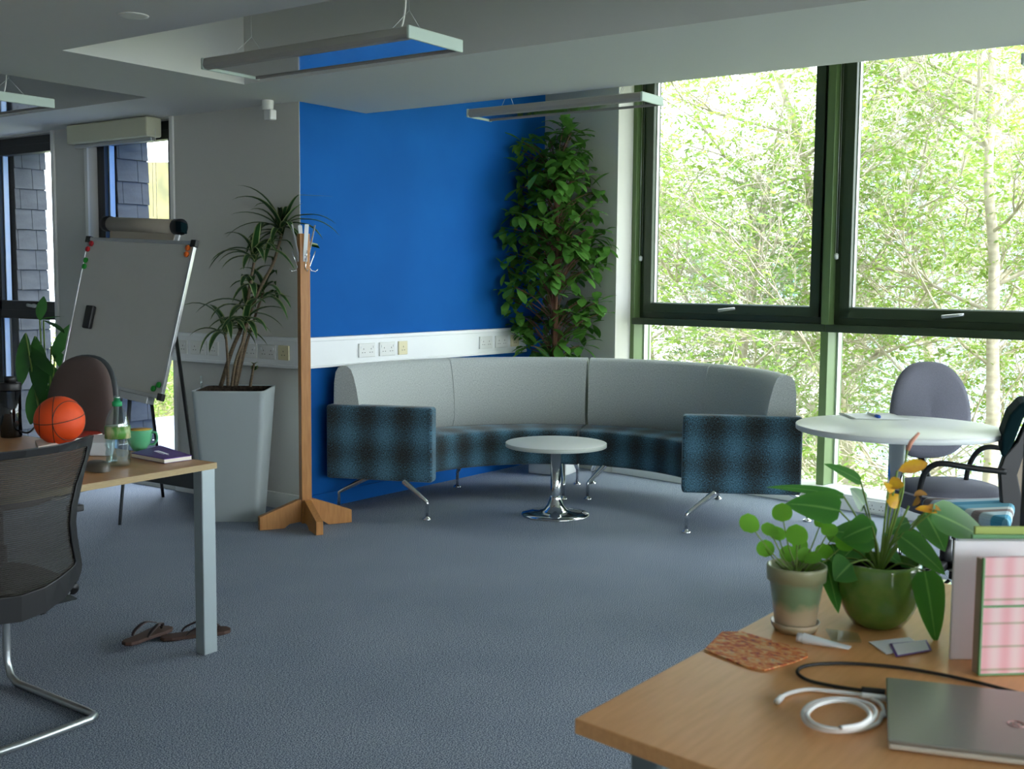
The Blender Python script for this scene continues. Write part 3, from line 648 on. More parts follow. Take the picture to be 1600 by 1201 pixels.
# ---- coffee table
cx,cy=5.735,3.74
t=thing('coffee_table',(cx,cy,0),'small round white table with a chrome trumpet foot in front of the sofa','table')
build('tabletop',B().lathe((cx,cy,.415),[(0,0),(.296,0),(.302,.002),(.303,.023),(.300,.025),(0,.025)],64),'laminate',t)
build('edge_band',B().lathe((cx,cy,.416),[(.3025,0),(.3040,.001),(.3040,.022),(.3025,.023)],64),'lam_edge',t)
build('column',B().lathe((cx,cy,.10),[(.030,0),(.031,.02),(.031,.315)],28),'chrome',t)
build('base',B().lathe((cx,cy,.0),[(.205,0),(.208,.004),(.200,.011),(.15,.016),(.10,.022),(.07,.034),(.05,.06),(.038,.09),(.034,.105),(.034,.115),(.030,.118)],48),'chrome',t)
# ---- large round table
cx,cy=5.415,1.62
t=thing('round_table',(cx,cy,0),'larger round white table on a chrome column at the right, in front of the window','table')
build('tabletop',B().lathe((cx,cy,.713),[(0,0),(.462,0),(.466,.003),(.467,.024),(.463,.027),(0,.027)],80),'laminate',t)
build('column',B().lathe((cx,cy,.03),[(.038,0),(.038,.683)],28),'chrome',t)
build('base',B().lathe((cx,cy,.0),[(.27,0),(.272,.005),(.26,.013),(.14,.024),(.07,.05),(.045,.09),(.04,.10)],48),'chrome',t)
# on it
q=[atz(x,y,.7415) for x,y in ((1308,646),(1332,654),(1420,656),(1392,645))]
t=tag(build('paper_sheets',B().prism(q,(0,0,.001)),'paper'),'white paper sheets lying on the large round table','paper')
q=[atz(x,y,.7435) for x,y in ((1310,645),(1330,653.5),(1337,653.5),(1316,645))]
build('printed_strip',B().prism(q,(0,0,.0006)),'dkgrey_paint',t)
a=atz(1362,647,.750);b_=atz(1377,652,.750)
t=thing('marker_pen',(a+b_)/2-V((0,0,.008)),'blue capped marker pen lying on the papers of the round table','pen')
d=(b_-a).normalized()
build('barrel',B().tube([a-d*.05,a+d*.055],.007,12),'paper',t); build('cap',B().tube([a+d*.055,a+d*.06,a+d*.105],[.0075,.009,.009],12),'marker',t)
# ---- coat stand
sx,sy=4.60,4.70
t=thing('coat_stand',(sx,sy,0),'orange oak coat stand with white metal hooks in front of the blue wall edge','coat stand')
yw=R(128)                                          # one pair of sides faces the camera
ax_=V((math.cos(yw),math.sin(yw),0)); ay_=V((-ax_.y,ax_.x,0))
rot=R(24); ax_=V((math.cos(yw+rot),math.sin(yw+rot),0)); ay_=V((-ax_.y,ax_.x,0))
hw=.029
build('post',B().obox(V((sx,sy,.0))-ax_*hw-ay_*hw+V((0,0,.02)),ax_*2*hw,ay_*2*hw,(0,0,1.635)),'oak',t,bev=.003)
for k in range(4):
    d=ax_ if k%2==0 else ay_; d=d*(1 if k<2 else -1); s_=V((-d.y,d.x,0))*.02
    o=V((sx,sy,0))+d*hw*1.0-s_
    prof=[(0,.03),(.07,.022),(.10,.0),(.24,.0),(.24,.075),(.02,.155),(0,.155)]
    build('foot',B().prism([o+d*u+V((0,0,z)) for u,z in prof],s_*2),'oak',t,bev=.002)
for k in range(4):
    d=(ax_,ay_,-ax_,-ay_)[k]; s_=V((-d.y,d.x,0))
    o=V((sx,sy,1.50))+d*(hw+.001)
    b=B(); b.obox(o-s_*.012,s_*.024,d*.003+V((0,0,0)),V((0,0,.05))); b.obox(o-s_*.012+V((0,0,.045)),s_*.024,d*.003,V((0,0,.16))+d*.035)
    h=build('hook',b,'trunk',t,bev=.002)
    o2=V((sx,sy,1.47))+d*(hw+.004)
    build('lower_hook',B().tube([o2+V((0,0,.09))+d*.035,o2+V((0,0,.05))+d*.02,o2,o2-V((0,0,.02))+d*.012,o2-V((0,0,.024))+d*.035,o2-V((0,0,.012))+d*.05],.003,8),'chrome',h)
    build('screw',B().sphere(o+d*.004+V((0,0,.015)),.004,10).sphere(o+d*.005+V((0,0,.035)),.004,10),'alu',h)
# ---- tall grey planter with dracaena
pr=V((4.508,4.995,0)); pl=V((4.32,5.237,0)); ex=(pl-pr).normalized(); ey=V((ex.y,-ex.x,0)); 
if ey.dot(V((.8,.58,0)))<0: ey=-ey
pcn=(pr+pl)/2+ey*.15
t=thing('potted_dracaena',pcn,'tall striped-leaf plant in a square tapering grey planter left of the coat stand','potted plant')
def ring(hw_,z,rr=.03,n=4):
    out=[]
    for cxs,cys,a0 in ((1,1,0),(-1,1,90),(-1,-1,180),(1,-1,270)):
        for k in range(n+1):
            a=R(a0+90*k/n); out.append(pcn+ex*((hw_-rr)*cxs+rr*math.cos(a))+ey*((hw_-rr)*cys+rr*math.sin(a))+V((0,0,z)))
    return out
HZ=.765
rows=[ring(.150,0),ring(.152,.01),ring(.178,.35),ring(.207,HZ-.012),ring(.209,HZ),ring(.198,HZ),ring(.196,HZ-.05)]
b=B(); b.grid(rows,closed=True); b.add(ring(.150,0.001),[tuple(range(20))]); build('planter',b,'planter',t)
b=B(); b.add(ring(.194,HZ-.045),[tuple(range(20))]); b.grid([ring(.195,HZ-.045),ring(.1955,HZ-.005)],closed=True); build('soil',b,'soil',t)
build('water_indicator',B().tube([atd(315,607,6.62),atd(314,587,6.62)],.006,8),'bottle',t)
DD=dep=float((np.array(pcn)-EYE)@FW)
def dp(x,y,o=0): return atd(x,y,DD+o)
stems=[[(366,602,-.02),(376,555,-.02),(386,505,0),(399,466,0),(414,436,.02),(429,406,.03),(440,365,.04)],
       [(345,603,.02),(362,548,.02),(376,515,.02),(385,483,0),(391,445,-.02),(397,410,-.03)],
       [(356,603,-.05),(356,570,-.06),(354,535,-.07),(352,520,-.08)],
       [(370,602,.05),(383,545,.05),(395,505,.04),(405,475,.05),(411,457,.06)],
       [(362,603,-.08),(368,565,-.09),(380,530,-.1),(384,505,-.1)],
       [(391,604,0),(394,585,0),(397,568,.0)]]
for i,s in enumerate(stems):
    p_=bez([dp(x,y,o) for x,y,o in s],4); build('cane',B().tube(p_,[.013-.005*k/len(p_) if i<2 else .009-.003*k/len(p_) for k in range(len(p_))],8),'canebark',t)
b=B(); rl=random.Random(5)
crowns=[((440,362),.04,18,.38),((398,402),-.03,18,.34),((411,455),.06,13,.30),((353,515),-.08,15,.32),((386,480),-.02,9,.30),((383,505),-.1,9,.28),((397,568),0,3,.05),((392,440),-.02,6,.2)]
for (x,y),o,nn,L in crowns:
    c=dp(x,y,o)
    for k in range(nn):
        a=2*PI*k/nn*1.618*2+rl.uniform(-.3,.3); el=rl.uniform(.15,1.3)
        d=V((math.cos(a)*math.cos(el),math.sin(a)*math.cos(el),math.sin(el)))
        b.leaf(c+V((0,0,rl.uniform(-.05,.03))),d,L*rl.uniform(.6,1.15),.046,'strap',droop=rl.uniform(1.3,2.6),fold=.35,n=9)
# the long arching leaves at the very top
def aim(base,tip,L,W,dr): 
    d=(tip-base).normalized(); b.leaf(base,(d+V((0,0,dr*.5))).normalized(),L,W*1.3,'strap',droop=dr,fold=.3,n=10)
c=dp(440,360,.04)
for (x,y),L,dr in (((395,290),.40,1.9),((372,335),.33,1.3),((500,350),.40,1.6),((470,318),.24,.9),((515,370),.42,1.7),((365,375),.36,1.6)): aim(c,dp(x,y,rl.uniform(-.1,.1)),L,.034,dr)
for v_ in b.v:
    if v_.y>4.96 and v_.x>4.83: v_.x=4.83
build('foliage',b,'drac',t)
# ---- ficus-like leafy tree behind the sofas
ft=V((7.02,4.60,0))
t=thing('potted_leafy_tree',ft,'tall leafy green indoor tree in the corner behind the sofa gap','potted plant')
b=B(); a_=V((-.17,.985,0)); b_=V((.985,.17,0)); o=ft-a_*.15-b_*.12; 
b.obox(o,a_*.30,b_*.26,(0,0,.26)); build('pot',b,'palepot',t,bev=.01); build('soil',B().obox(o+a_*.02+b_*.02+V((0,0,.255)),a_*.26,b_*.22,(0,0,.012)),'soil',t)
tk=[ft+V((0,0,.26)),ft+V((.0,0,.7)),ft+V((-.03,-.02,1.2)),ft+V((-.03,-.03,1.7)),ft+V((-.02,0,2.2))]
tkb=bez(tk,6); build('trunk',B().tube(tkb,[.024-.012*i/len(tkb) for i in range(len(tkb))],12),'trunkbark',t)
bb=B(); b=B(); rf=random.Random(21)
def fx(x,y,o): return atd(x,y,float((np.array(ft)-EYE)@FW)+o)
clus=[]
# outline read from the photograph: rows (y, left, right)
prof=[(215,862,900),(235,800,915),(262,800,925),(295,790,925),(325,800,930),(350,790,925),(375,795,950),(400,792,945),(430,795,925),(460,792,930),(490,800,935),(515,815,915),(540,820,900)]
for y,l,r in prof:
    k=max(6,int((r-l)/10))
    for i in range(k):
        x=l+(r-l)*(i+.5)/k+rf.uniform(-8,8); clus.append((x,y+rf.uniform(-14,14),rf.uniform(-.24,.12)))
for x,y in ((893,215),(797,228),(948,385),(938,470),(800,330),(935,300),(792,415),(790,465),(920,505),(905,540),(830,545)): clus.append((x,y,rf.uniform(-.1,.1)))
for _ in range(46): clus.append((rf.uniform(835,905),rf.uniform(235,455),rf.uniform(-.30,-.12)))
for x,y,o in clus:
    c=fx(x,y,o); zt_=min(2.15,max(.9,c.z-rf.uniform(.08,.25))); f=(zt_-.26)/1.94; q=tkb[min(len(tkb)-1,int(f*(len(tkb)-1)))]
    mid_=(q+c)/2+V((0,0,.04)); bb.tube(bez([q,mid_,c],3),.0035,5,cap=False)
    if 395<y<470 and 858<x<890 : continue
    for k in range(rf.randint(5,7)):
        a=rf.uniform(0,2*PI); el=rf.uniform(-.7,.75)
        d=V((math.cos(a)*math.cos(el),math.sin(a)*math.cos(el),math.sin(el)))
        st=c+d*.02; b.leaf(st,d,rf.uniform(.13,.185),rf.uniform(.056,.076),'obov',droop=rf.uniform(.2,1.2),fold=.18,n=6)
for v_ in b.v:
    if v_.y>4.93: v_.y=4.93-(v_.y-4.93)*.02
    e_=(v_-P0).dot(O)
    if e_>-.02: v_-=O*(e_+.02)
build('branches',bb,'trunkbark',t); build('foliage',b,'ficus',t)
# ---- flip chart easel with whiteboard
TL=atx(137,370.6,4.285); TRr=atx(306,377,4.34); BL=atx(94,588,4.085); BR=atx(252,624,4.14)
t=thing('flip_chart_easel',((TL+TRr+BL+BR)/4)*1.0-V((0,0,1.19)),'tilted whiteboard flip chart easel at the left, in front of the slot windows','whiteboard')
nn=(TRr-TL).cross(BL-TL).normalized()
if nn.x>0: nn=-nn
u=(TRr-TL); v=(BL-TL)
def bp(s,q,d=0):                                   # board coordinates
    return TL*(1-s)*(1-q)+TRr*s*(1-q)+BL*(1-s)*q+BR*s*q+nn*d
def slab(b,s0,s1,q0,q1,d0,d1):
    c=[bp(s0,q0),bp(s1,q0),bp(s1,q1),bp(s0,q1)]; b.prism([x+nn*d0 for x in c],nn*(d1-d0)); return b
build('board',slab(B(),.01,.99,.01,.99,-.012,0),'board',t)
fr=B(); slab(fr,0,1,0,.022,-.016,.007); slab(fr,0,1,.978,1,-.016,.007); slab(fr,0,.016,.022,.978,-.016,.007); slab(fr,.982,1,.022,.978,-.016,.007)
fo=build('board_frame',fr,'alu',t,bev=.002)
for s0,q0 in ((-.008,-.008),(.965,-.008),(-.008,.965),(.965,.965)): build('corner_cap',slab(B(),s0,s0+.045,q0,q0+.045,-.018,.009),'black',fo,bev=.003)
slab(pt:=B(),.25,.93,1.0,1.045,-.01,.045); build('pen_tray',pt,'alu',t,bev=.003)
build('tray_knob',B().sphere(bp(.62,1.02,.05),.016,12),'black',t)
# paper clamp above the board with the rolled card
r0=bp(.20,-.10); r1=bp(.80,-.09)
build('clamp_bar',B().tube([r0,r1],.042,20),'roll',t)
dd=(r1-r0).normalized()
for e_,s_ in ((r0,-1),(r1,1)):
    build('clamp_end',B().tube([e_,e_+dd*s_*.05],.047,16),'black',t)
build('side_clip',B().obox(r1+dd*.05-V((0,0,.04)),dd*.045,nn*.05,(0,0,.06)),'teal_dark',t,bev=.004)
build('backing_card',B().prism([r0-V((0,0,.03)),r1-V((0,0,.03)),bp(.78,0,-.02),bp(.20,0,-.02)],nn*.006),'roll',t)
build('upright',B().obox(bp(.80,.0,-.02),dd*.03,nn*.012,(r1+dd*.03)-bp(.80,0,-.02)),'trunk',t)
tp=bp(.5,.25,-.05)
for (px,py,dx),top in (((187,820,0),bp(.25,.98,-.03)),((300,740,0),bp(.96,.55,-.03)),((262,735,0),bp(.9,.7,-.06))):
    pass
f1=atz(187,820,0); f2=V((4.19,4.90,0)); 
f2=V((f1.x+.38,f1.y-.62,0)); f3=V((4.66,6.05,0))
build('leg',B().tube([bp(.66,.95,-.03),f1],[.012,.009],8),'dkgrey_paint',t)
build('leg',B().tube([bp(.97,.60,-.03),bp(.97,.60,-.03)*.5+atd(304,735,6.2)*.5,atd(304,735,6.2),(lambda a,c:a+(c-a)*(a.z/(a.z-c.z)))(bp(.97,.60,-.03),atd(304,735,6.2))],.011,8),'black',t)
build('leg',B().tube([bp(.5,.25,-.03),f3],[.012,.010],8),'black',t)
def disc(s,q,m,lb,grp):
    c=bp(s,q,.007); t=tag(build('magnet',B().tube([c-nn*.006,c+nn*.003,c+nn*.006],[.017,.017,.014],16),m),lb,'magnet',grp)
disc(.055,.045,'magR','upper of two red magnets in the top left corner of the whiteboard','whiteboard magnets')
disc(.03,.085,'magR','lower of two red magnets in the top left corner of the whiteboard','whiteboard magnets')
disc(.032,.165,'magG','upper of two green magnets near the left edge of the whiteboard','whiteboard magnets')
disc(.030,.21,'magG','lower of two green magnets near the left edge of the whiteboard','whiteboard magnets')
disc(.95,.045,'magO','upper of two orange magnets in the top right corner of the whiteboard','whiteboard magnets')
disc(.95,.085,'magO','lower of two orange magnets in the top right corner of the whiteboard','whiteboard magnets')
disc(.03,.965,'magO','lone orange magnet in the bottom left corner of the whiteboard','whiteboard magnets')
disc(.955,.915,'magG','upper of two green magnets in the bottom right corner of the whiteboard','whiteboard magnets')
disc(.915,.945,'magG','lower of two green magnets in the bottom right corner of the whiteboard','whiteboard magnets')
c=slab(B(),.155,.225,.48,.64,.001,.03); tag(build('board_eraser',c,'black',bev=.008),'black board eraser stuck on the left part of the whiteboard','eraser')
# ---- broad leaved plant at the far left
D_=7.3; base=V(atd(75,700,D_)); base=V((base.x,base.y,0))
t=thing('potted_broad_leaf_plant',base,'dark plant with big drooping leaves behind the desk at the far left','potted plant')
build('pot',B().lathe(base,[(.10,0),(.105,.004),(.14,.26),(.15,.27),(.15,.29),(.135,.29),(.13,.25)],28),'pot_in' if 0 else 'palepot',t)
build('soil',B().lathe(base+V((0,0,.245)),[(0,0),(.131,0)],24),'soil',t)
b=B(); sb=B()
specs=[((62,500),(68,465),.17,.07,0),((62,500),(90,492),.16,.05,.3),((68,500),(112,510),.22,.05,.6),((85,560),(108,505),.26,.10,.2),((40,520),(32,600),.34,.10,.1),((55,525),(62,600),.42,.13,.1),((60,590),(50,650),.30,.12,.0),((70,560),(95,610),.34,.12,.1),((75,600),(85,660),.30,.11,0),((62,600),(75,640),.36,.12,.1),((45,540),(75,575),.28,.11,.2),((80,540),(105,575),.25,.09,.3),((55,600),(90,640),.33,.12,.2)]
for (bx,by),(tx,ty),L,W,dr in specs:
    q=atd(bx,by,D_+rf.uniform(-.08,.08)); e_=atd(tx,ty,D_+rf.uniform(-.12,.08)); b.leaf(q,e_-q,L,W,'oval',droop=dr,fold=.15,n=7,side=RT)
    sb.tube(bez([base+V((0,0,.26)),base*.5+q*.5+V((0,0,.1)),q],4),.005,6,cap=False)
build('foliage',b,'darkleaf',t); build('stems',sb,'stemgreen',t)
# ================================================================== LEFT DESK AND WHAT IS ON IT
DZ=.73
def desk_top(o,ax,ay,name_m='beech',z=DZ,th=.025):
    return o
t=thing('desk',(2.1,4.0,0),'beech topped desk with silver square legs at the left','desk')
ex2=V((1,.04,0)).normalized(); ey2=V((-.02,1,0)).normalized()
c0=atz(338,722,DZ); 
b=B(); b.obox(c0-ex2*1.75+V((0,0,-.022)),ex2*1.75,ey2*1.5,(0,0,.0215)); build('desktop',b,'beech2',t,bev=.002)
b=B(); b.obox(c0-ex2*1.75+V((0,0,-.0224))-ey2*.0015,ex2*1.7515,ey2*.0015,(0,0,.022)); b.obox(c0+V((0,0,-.0224)),ex2*.0015,ey2*1.5,(0,0,.022)); build('edge_band',b,'beech_edge',t)
lp=atz(330,1020,0)
for k,yy in ((0,0),(1,1.38)):
    o=V((lp.x-.035,lp.y-.005,0))+ey2*yy
    build('leg',B().obox(o,V((.062,0,0)),V((0,.05,0)),(0,0,.70)),'silver_paint',t,bev=.004)
    build('leg_foot',B().obox(o+V((.01,.008,-.0)),V((.04,0,0)),V((0,.034,0)),(0,0,.006)),'black',t)
build('side_rail',B().obox(V((lp.x-.033,lp.y+.04,.622)),V((.058,0,0)),V((-.0,1.36,0)),(0,0,.078)),'dkgrey_paint',t,bev=.003)
build('long_rail',B().obox(V((lp.x-1.6,lp.y+.45,.65)),V((1.6,0,0)),V((0,.04,0)),(0,0,.05)),'dkgrey_paint',t,bev=.003)
for yy in (0,1.38): build('leg',B().obox(V((lp.x-1.68,lp.y-.005+yy,0)),V((.062,0,0)),V((0,.05,0)),(0,0,.70)),'silver_paint',t,bev=.004)
z=DZ+.001
# notebook
q=[atz(x,y,z) for x,y in ((300,718),(257,724),(205,714),(250,702))]
nb=thing('notebook',(q[0]+q[2])/2,'purple hardback notebook near the right corner of the desk','notebook')
build('pages',B().prism([p_*.985+((q[0]+q[2])/2)*.015 for p_ in q],(0,0,.014)),'page',nb)
build('cover',B().prism([p_+V((0,0,.014)) for p_ in q],(0,0,.003)),'purple',nb,bev=.001)
build('back_cover',B().prism(q,(0,0,.001)),'purple',nb)
m_=(q[0]+q[1]+q[2]+q[3])/4+V((0,0,.0172)); u_=(q[0]-q[1]).normalized(); v_=(q[3]-q[0]).normalized(); s_=B()
for k in range(6): s_.tube([m_+v_*(.02-.018*k+.03)-u_*.012,m_+v_*(.028-.018*k+.03),m_+v_*(.02-.018*k+.03)+u_*.012],.0012,5)
s_.tube([m_-v_*.02,m_-v_*.07],.0012,5); build('silver_doodle',s_,'paper',nb)
# water bottle
def bottle_at(x,y): return atz(x,y,z)
q=bottle_at(185,727); 
t=thing('water_bottle',q,'clear plastic water bottle with green cap and green label on the desk','bottle')
k=1.02
build('body',B().lathe(q,[(.0,.0),(.040*k,.002),(.043*k,.012),(.040*k,.03),(.044*k,.045),(.040*k,.06),(.044*k,.075),(.041*k,.088),(.043*k,.10),(.043*k,.145),(.041*k,.16),(.036*k,.178),(.026*k,.198),(.015*k,.212),(.0135*k,.226)],36),'bottle',t)
build('water',B().lathe(q+V((0,0,.003)),[(0,0),(.038*k,.001),(.041*k,.012),(.038*k,.03),(.042*k,.045),(.038*k,.06),(.042*k,.075),(.039*k,.088),(0,.089)],36),'water',t)
build('label',B().lathe(q,[(.0437*k,.10),(.0437*k,.143)],36),'label',t)
build('cap',B().lathe(q+V((0,0,.214)),[(.0155,0),(.0175,.001),(.0175,.016),(.012,.018),(.010,.03),(0,.03)],24),'capg',t)
build('sports_cover',B().lathe(q+V((0,0,.232)),[(.013,0),(.013,.016),(.011,.02),(0,.02)],24),'bottle',t)
# basketball
q=atz(93,692,z); r=.074
q=atd(93,658,4.62); r=.039*4.62/1796.5*1000*1.0 if 0 else 38*4.62/1796.5; q=V((q.x,q.y,z+r))
bt=thing('basketball',(q.x,q.y,z),'small bright orange basketball with black seams on the desk','ball')
build('ball',B().sphere(q,r,48),'ball',bt)
def ringp(c,ax,rad,off,rt=.0013):
    ax=V(ax).normalized(); a=ax.orthogonal().normalized(); b2=ax.cross(a); rr_=math.sqrt(max(0,rad*rad-off*off))
    return [c+ax*off+(a*math.cos(2*PI*k/48)+b2*math.sin(2*PI*k/48))*rr_ for k in range(48)]
vd=V(FW); rtv=V(RT); upv=V(UP)
for ax,off in (((rtv*.95+vd*.25+upv*.02),-.15*r),((upv*.97-vd*.25-rtv*.1),.12*r),((rtv*.85-vd*.5),.60*r),((rtv*.95+vd*.3),-.72*r)):
    build('seam',B().tube(ringp(q,ax,r+.0002,off),.0016,6,closed=True),'black',bt)
# smoked flask
q=atz(18,683,z)
t=thing('drinking_flask',q,'smoked grey drinking flask with black lid at the far left of the desk','bottle')
build('body',B().lathe(q,[(0,0),(.040,.002),(.043,.012),(.041,.10),(.043,.20),(.0,.201)],32),'smoke',t)
build('liquid',B().lathe(q+V((0,0,.003)),[(0,0),(.036,.001),(.037,.12),(0,.121)],28),'smoke',t)
build('lid',B().lathe(q+V((0,0,.20)),[(.0,0),(.044,0),(.045,.003),(.045,.026),(.043,.03),(.02,.032),(0,.033)],32),'black',t)
build('spout_cap',B().lathe(q+V((-.0,0,.232)),[(.024,0),(.025,.018),(.022,.024),(0,.025)],24),'black',t)
# second dark item at the frame edge
q=atz(-9,672,z); t=thing('black_container',q,'black rounded container cut by the left edge of the frame beside the flask','container')
build('casing',B().lathe(q,[(0,0),(.05,.0),(.052,.01),(.050,.10),(.044,.115),(0,.118)],28),'black',t); build('front_ring',B().lathe(q+V((0,0,.10)),[(.0505,0),(.0515,.004),(.0505,.008)],28),'dkgrey_paint',t)
build('cable',B().tube(bez([q+V((.05,.0,.03)),atz(40,676,z+.03),atd(56,665,4.75)]),.004,8),'black',t)
# books / packaging between ball and chair back
q=[atz(x,y,z) for x,y in ((55,693),(150,674),(160,682),(60,703))]
t=thing('book',(q[0]+q[2])/2,'cream edged book with red print lying in front of the basketball','book')
build('pages',B().prism(q,(0,0,.012)),'page',t)
build('cover',B().prism([p_+V((0,0,.012)) for p_ in q],(0,0,.002)),'page',t,bev=.0005)
a=[q[0]*.45+q[1]*.55,q[1],q[2],q[3]*.4+q[2]*.6]; build('red_print',B().prism([p_+V((0,0,.0142)) for p_ in a],(0,0,.0004)),'redp',t)
q=atz(152,671,z+.0)
t=tag(build('teal_lid',B().lathe(q+V((.05,.12,0)),[(0,0),(.045,0),(.05,.006),(.05,.014),(.044,.018),(0,.019)],32,sx=1.0),'teal'),'flat teal round lid behind the red printed book','lid')
q=[atz(x,y,z) for x,y in ((144,702),(166,704),(170,690),(146,690))]
t=tag(build('white_box',B().prism([p_*1 for p_ in [atz(140,712,z),atz(176,712,z),atz(180,698,z),atz(146,698,z)]],(0,0,.05)),'whitebox',bev=.003),'small white box behind the grey mouse','box')
# mouse
q=atz(153,735,z)
t=thing('computer_mouse',q,'dark grey computer mouse beside the water bottle','mouse')
b=B(); rows=[]
for i in range(9):
    a=i/8; rr_=math.sin(a*PI/2)**.7
    rows.append([q+V((math.cos(2*PI*k/24)*.034*math.cos(a*PI/2)**.45,math.sin(2*PI*k/24)*.054*math.cos(a*PI/2)**.45,.036*rr_)) for k in range(24)])
b.grid(rows,closed=True); build('shell',b,'mouse',t,sub=1); build('wheel',B().tube([q+V((-.004,-.03,.029)),q+V((.004,-.03,.029))],.006,12),'black',t)
# mug
q=atz(218,703,z)
t=thing('mug',q,'green glazed cup with yellow patterned inside behind the purple notebook','cup')
q=V(q)+V((.02,.06,0)) if 0 else q
build('bowl',B().lathe(q,[(0,.0),(.024,0),(.026,.004),(.036,.02),(.047,.045),(.050,.075),(.0505,.082),(.0485,.082)],36),'mug',t)
build('inside',B().lathe(q,[(0,.012),(.03,.018),(.044,.045),(.0478,.075),(.0487,.0822)],36),'mug_in',t)
rh=V(RT); build('handle',B().tube(bez([q+rh*.048+V((0,0,.07)),q+rh*.066+V((0,0,.068)),q+rh*.070+V((0,0,.045)),q+rh*.058+V((0,0,.025)),q+rh*.041+V((0,0,.022))]),.0045,8),'mug',t)

# ---- mesh backed cantilever chair in front of the desk
XC=1.87
t=thing('mesh_chair',(XC,3.25,0),'black mesh-back cantilever chair with silver tube frame, nearest at the left','chair')
def cy(dx): return 3.06+.16*(dx/.26)**2*.6            # backrest curve
half=[(0.0,.915),(.12,.914),(.22,.913),(.330,.912),(.312,.88),(.258,.80),(.222,.71),(.216,.66),(.228,.61),(.254,.54),(.268,.505),(.264,.485),(.246,.462),(.17,.428),(.09,.408),(0,.40)]
inner=[(0.0,.893),(.12,.891),(.20,.888),(.285,.884),(.270,.85),(.218,.78),(.192,.71),(.186,.66),(.199,.60),(.222,.54),(.228,.525),(.222,.518),(.20,.512),(.14,.498),(.08,.486),(0,.480)]
def P3(dx,z,o=0): 
    lean=(z-.45)*-.10
    return V((XC+dx,cy(abs(dx))+lean*1.0+.04+o,z-.012))
full=half+[(-x,z_) for x,z_ in half[-2:0:-1]]; fin=inner+[(-x,z_) for x,z_ in inner[-2:0:-1]]
b=B(); rows=[[P3(x,z_,-.012) for x,z_ in full],[P3(x,z_,.012) for x,z_ in full],[P3(x,z_,.012) for x,z_ in fin],[P3(x,z_,-.008) for x,z_ in fin],[P3(x,z_,-.012) for x,z_ in full]]
b.grid(rows,closed=True,smooth=False); build('back_frame',b,'black',t,bev=.003)
b=B(); rows=[]
for i in range(16):
    xo,zo=inner[i]; rows.append([P3(xo*s/6,zo,.0) for s in range(-6,7)])
b.grid(rows); build('mesh_back',b,'net',t)
for sg in (-1,1): build('lumbar_tab',B().obox(P3(sg*.20,.70,-.0)-V((.0,0,.012)),V((sg*.045,0,0)),V((0,.03,0)),(0,0,.02)),'black',t,bev=.003)
b=B(); n=14; rows=[]
for i in range(n+1):
    yy=3.16+.44*i/n; zz_=.445+.02*math.sin(PI*i/n)-(.03 if i==n else 0)
    rows.append([V((XC+.23*s,yy,zz_)) for s in (-1,-.5,0,.5,1)])
b.grid(rows); rows2=[[p_-V((0,0,.05)) for p_ in r_] for r_ in rows]; b.grid([r_[::-1] for r_ in rows2]); build('seat',b,'black_soft',t,solid=.004)
fr=[]
for sg in (1,-1):
    e=[V((XC+sg*.285,3.66,.40)),V((XC+sg*.285,3.66,.08)),V((XC+sg*.285,3.64,.03)),V((XC+sg*.283,3.60,.013)),V((XC+sg*.270,3.18,.013)),V((XC+sg*.262,3.13,.013)),V((XC+sg*.235,3.115,.013))]
    fr.append(e)
right,left=fr
path=[V((XC+.22,3.20,.41)),V((XC+.28,3.58,.41))]+right+[V((XC,3.105,.013))]+left[::-1]+[V((XC-.28,3.58,.41)),V((XC-.22,3.20,.41))]
build('tube_frame',B().tube(path,.0125,14),'steel',t)
build('back_support',B().obox(V((XC-.03,3.10,.41)),V((.06,0,0)),V((0,.12,0)),(0,0,.05)),'black',t,bev=.004)

# ---- brown office chair behind the desk
oc=V((2.93,4.62,0))
t=thing('office_chair',oc,'brown-grey upholstered office chair with black shell behind the desk','chair')
cb=atd(124,636,5.0); 
def pad(b,c,rt_,up_,fw_,w,h,th,n=20,bulge=.0,egg=0):
    rows=[]
    for s,sc in ((-th/2,.0),(-th/2,.80),(-th*.30,.96),(0,1.0),(th*.30,.96),(th/2,.80),(th/2,.0)):
        row=[]
        for k in range(n):
            a=2*PI*k/n; x=abs(math.cos(a))**.75*(1 if math.cos(a)>0 else -1); y=abs(math.sin(a))**.75*(1 if math.sin(a)>0 else -1)
            ww=w*(1-egg*y); row.append(c+rt_*(x*ww/2*sc)+up_*(y*h/2*sc)+fw_*(s+bulge*(x*sc)**2))
        rows.append(row)
    b.grid(rows,closed=True); return b
rr_=V((.35,-.93,0)).normalized(); ff=V((-.93,-.35,0)).normalized(); 
ff=V((-.93,.0,0)).normalized()*.9+V((0,-.25,0)); ff.normalize(); rr_=V((-ff.y,ff.x,0)); upb=(V((0,0,1))-ff*.16).normalized()
build('backrest',pad(B(),cb,rr_,upb,ff,.36,.46,.06,egg=.12),'brown_fab',t,sub=1)
build('back_shell',pad(B(),cb-ff*.028,rr_,upb,ff,.38,.47,.035,egg=.12),'dkgrey_paint',t,sub=1)
sc_=V((2.69,4.60,0))
build('seat',pad(B(),sc_+V((0,0,.47)),rr_,ff,V((0,0,1)),.44,.44,.08),'brown_fab',t,sub=1)
build('back_bar',B().tube([cb-ff*.04,V((cb.x,cb.y,.48))-ff*.03,sc_+V((0,0,.42))],.018,10),'black',t)
build('gas_column',B().lathe(sc_,[(.03,.07),(.03,.25),(.018,.25),(.018,.44)],16),'black',t)
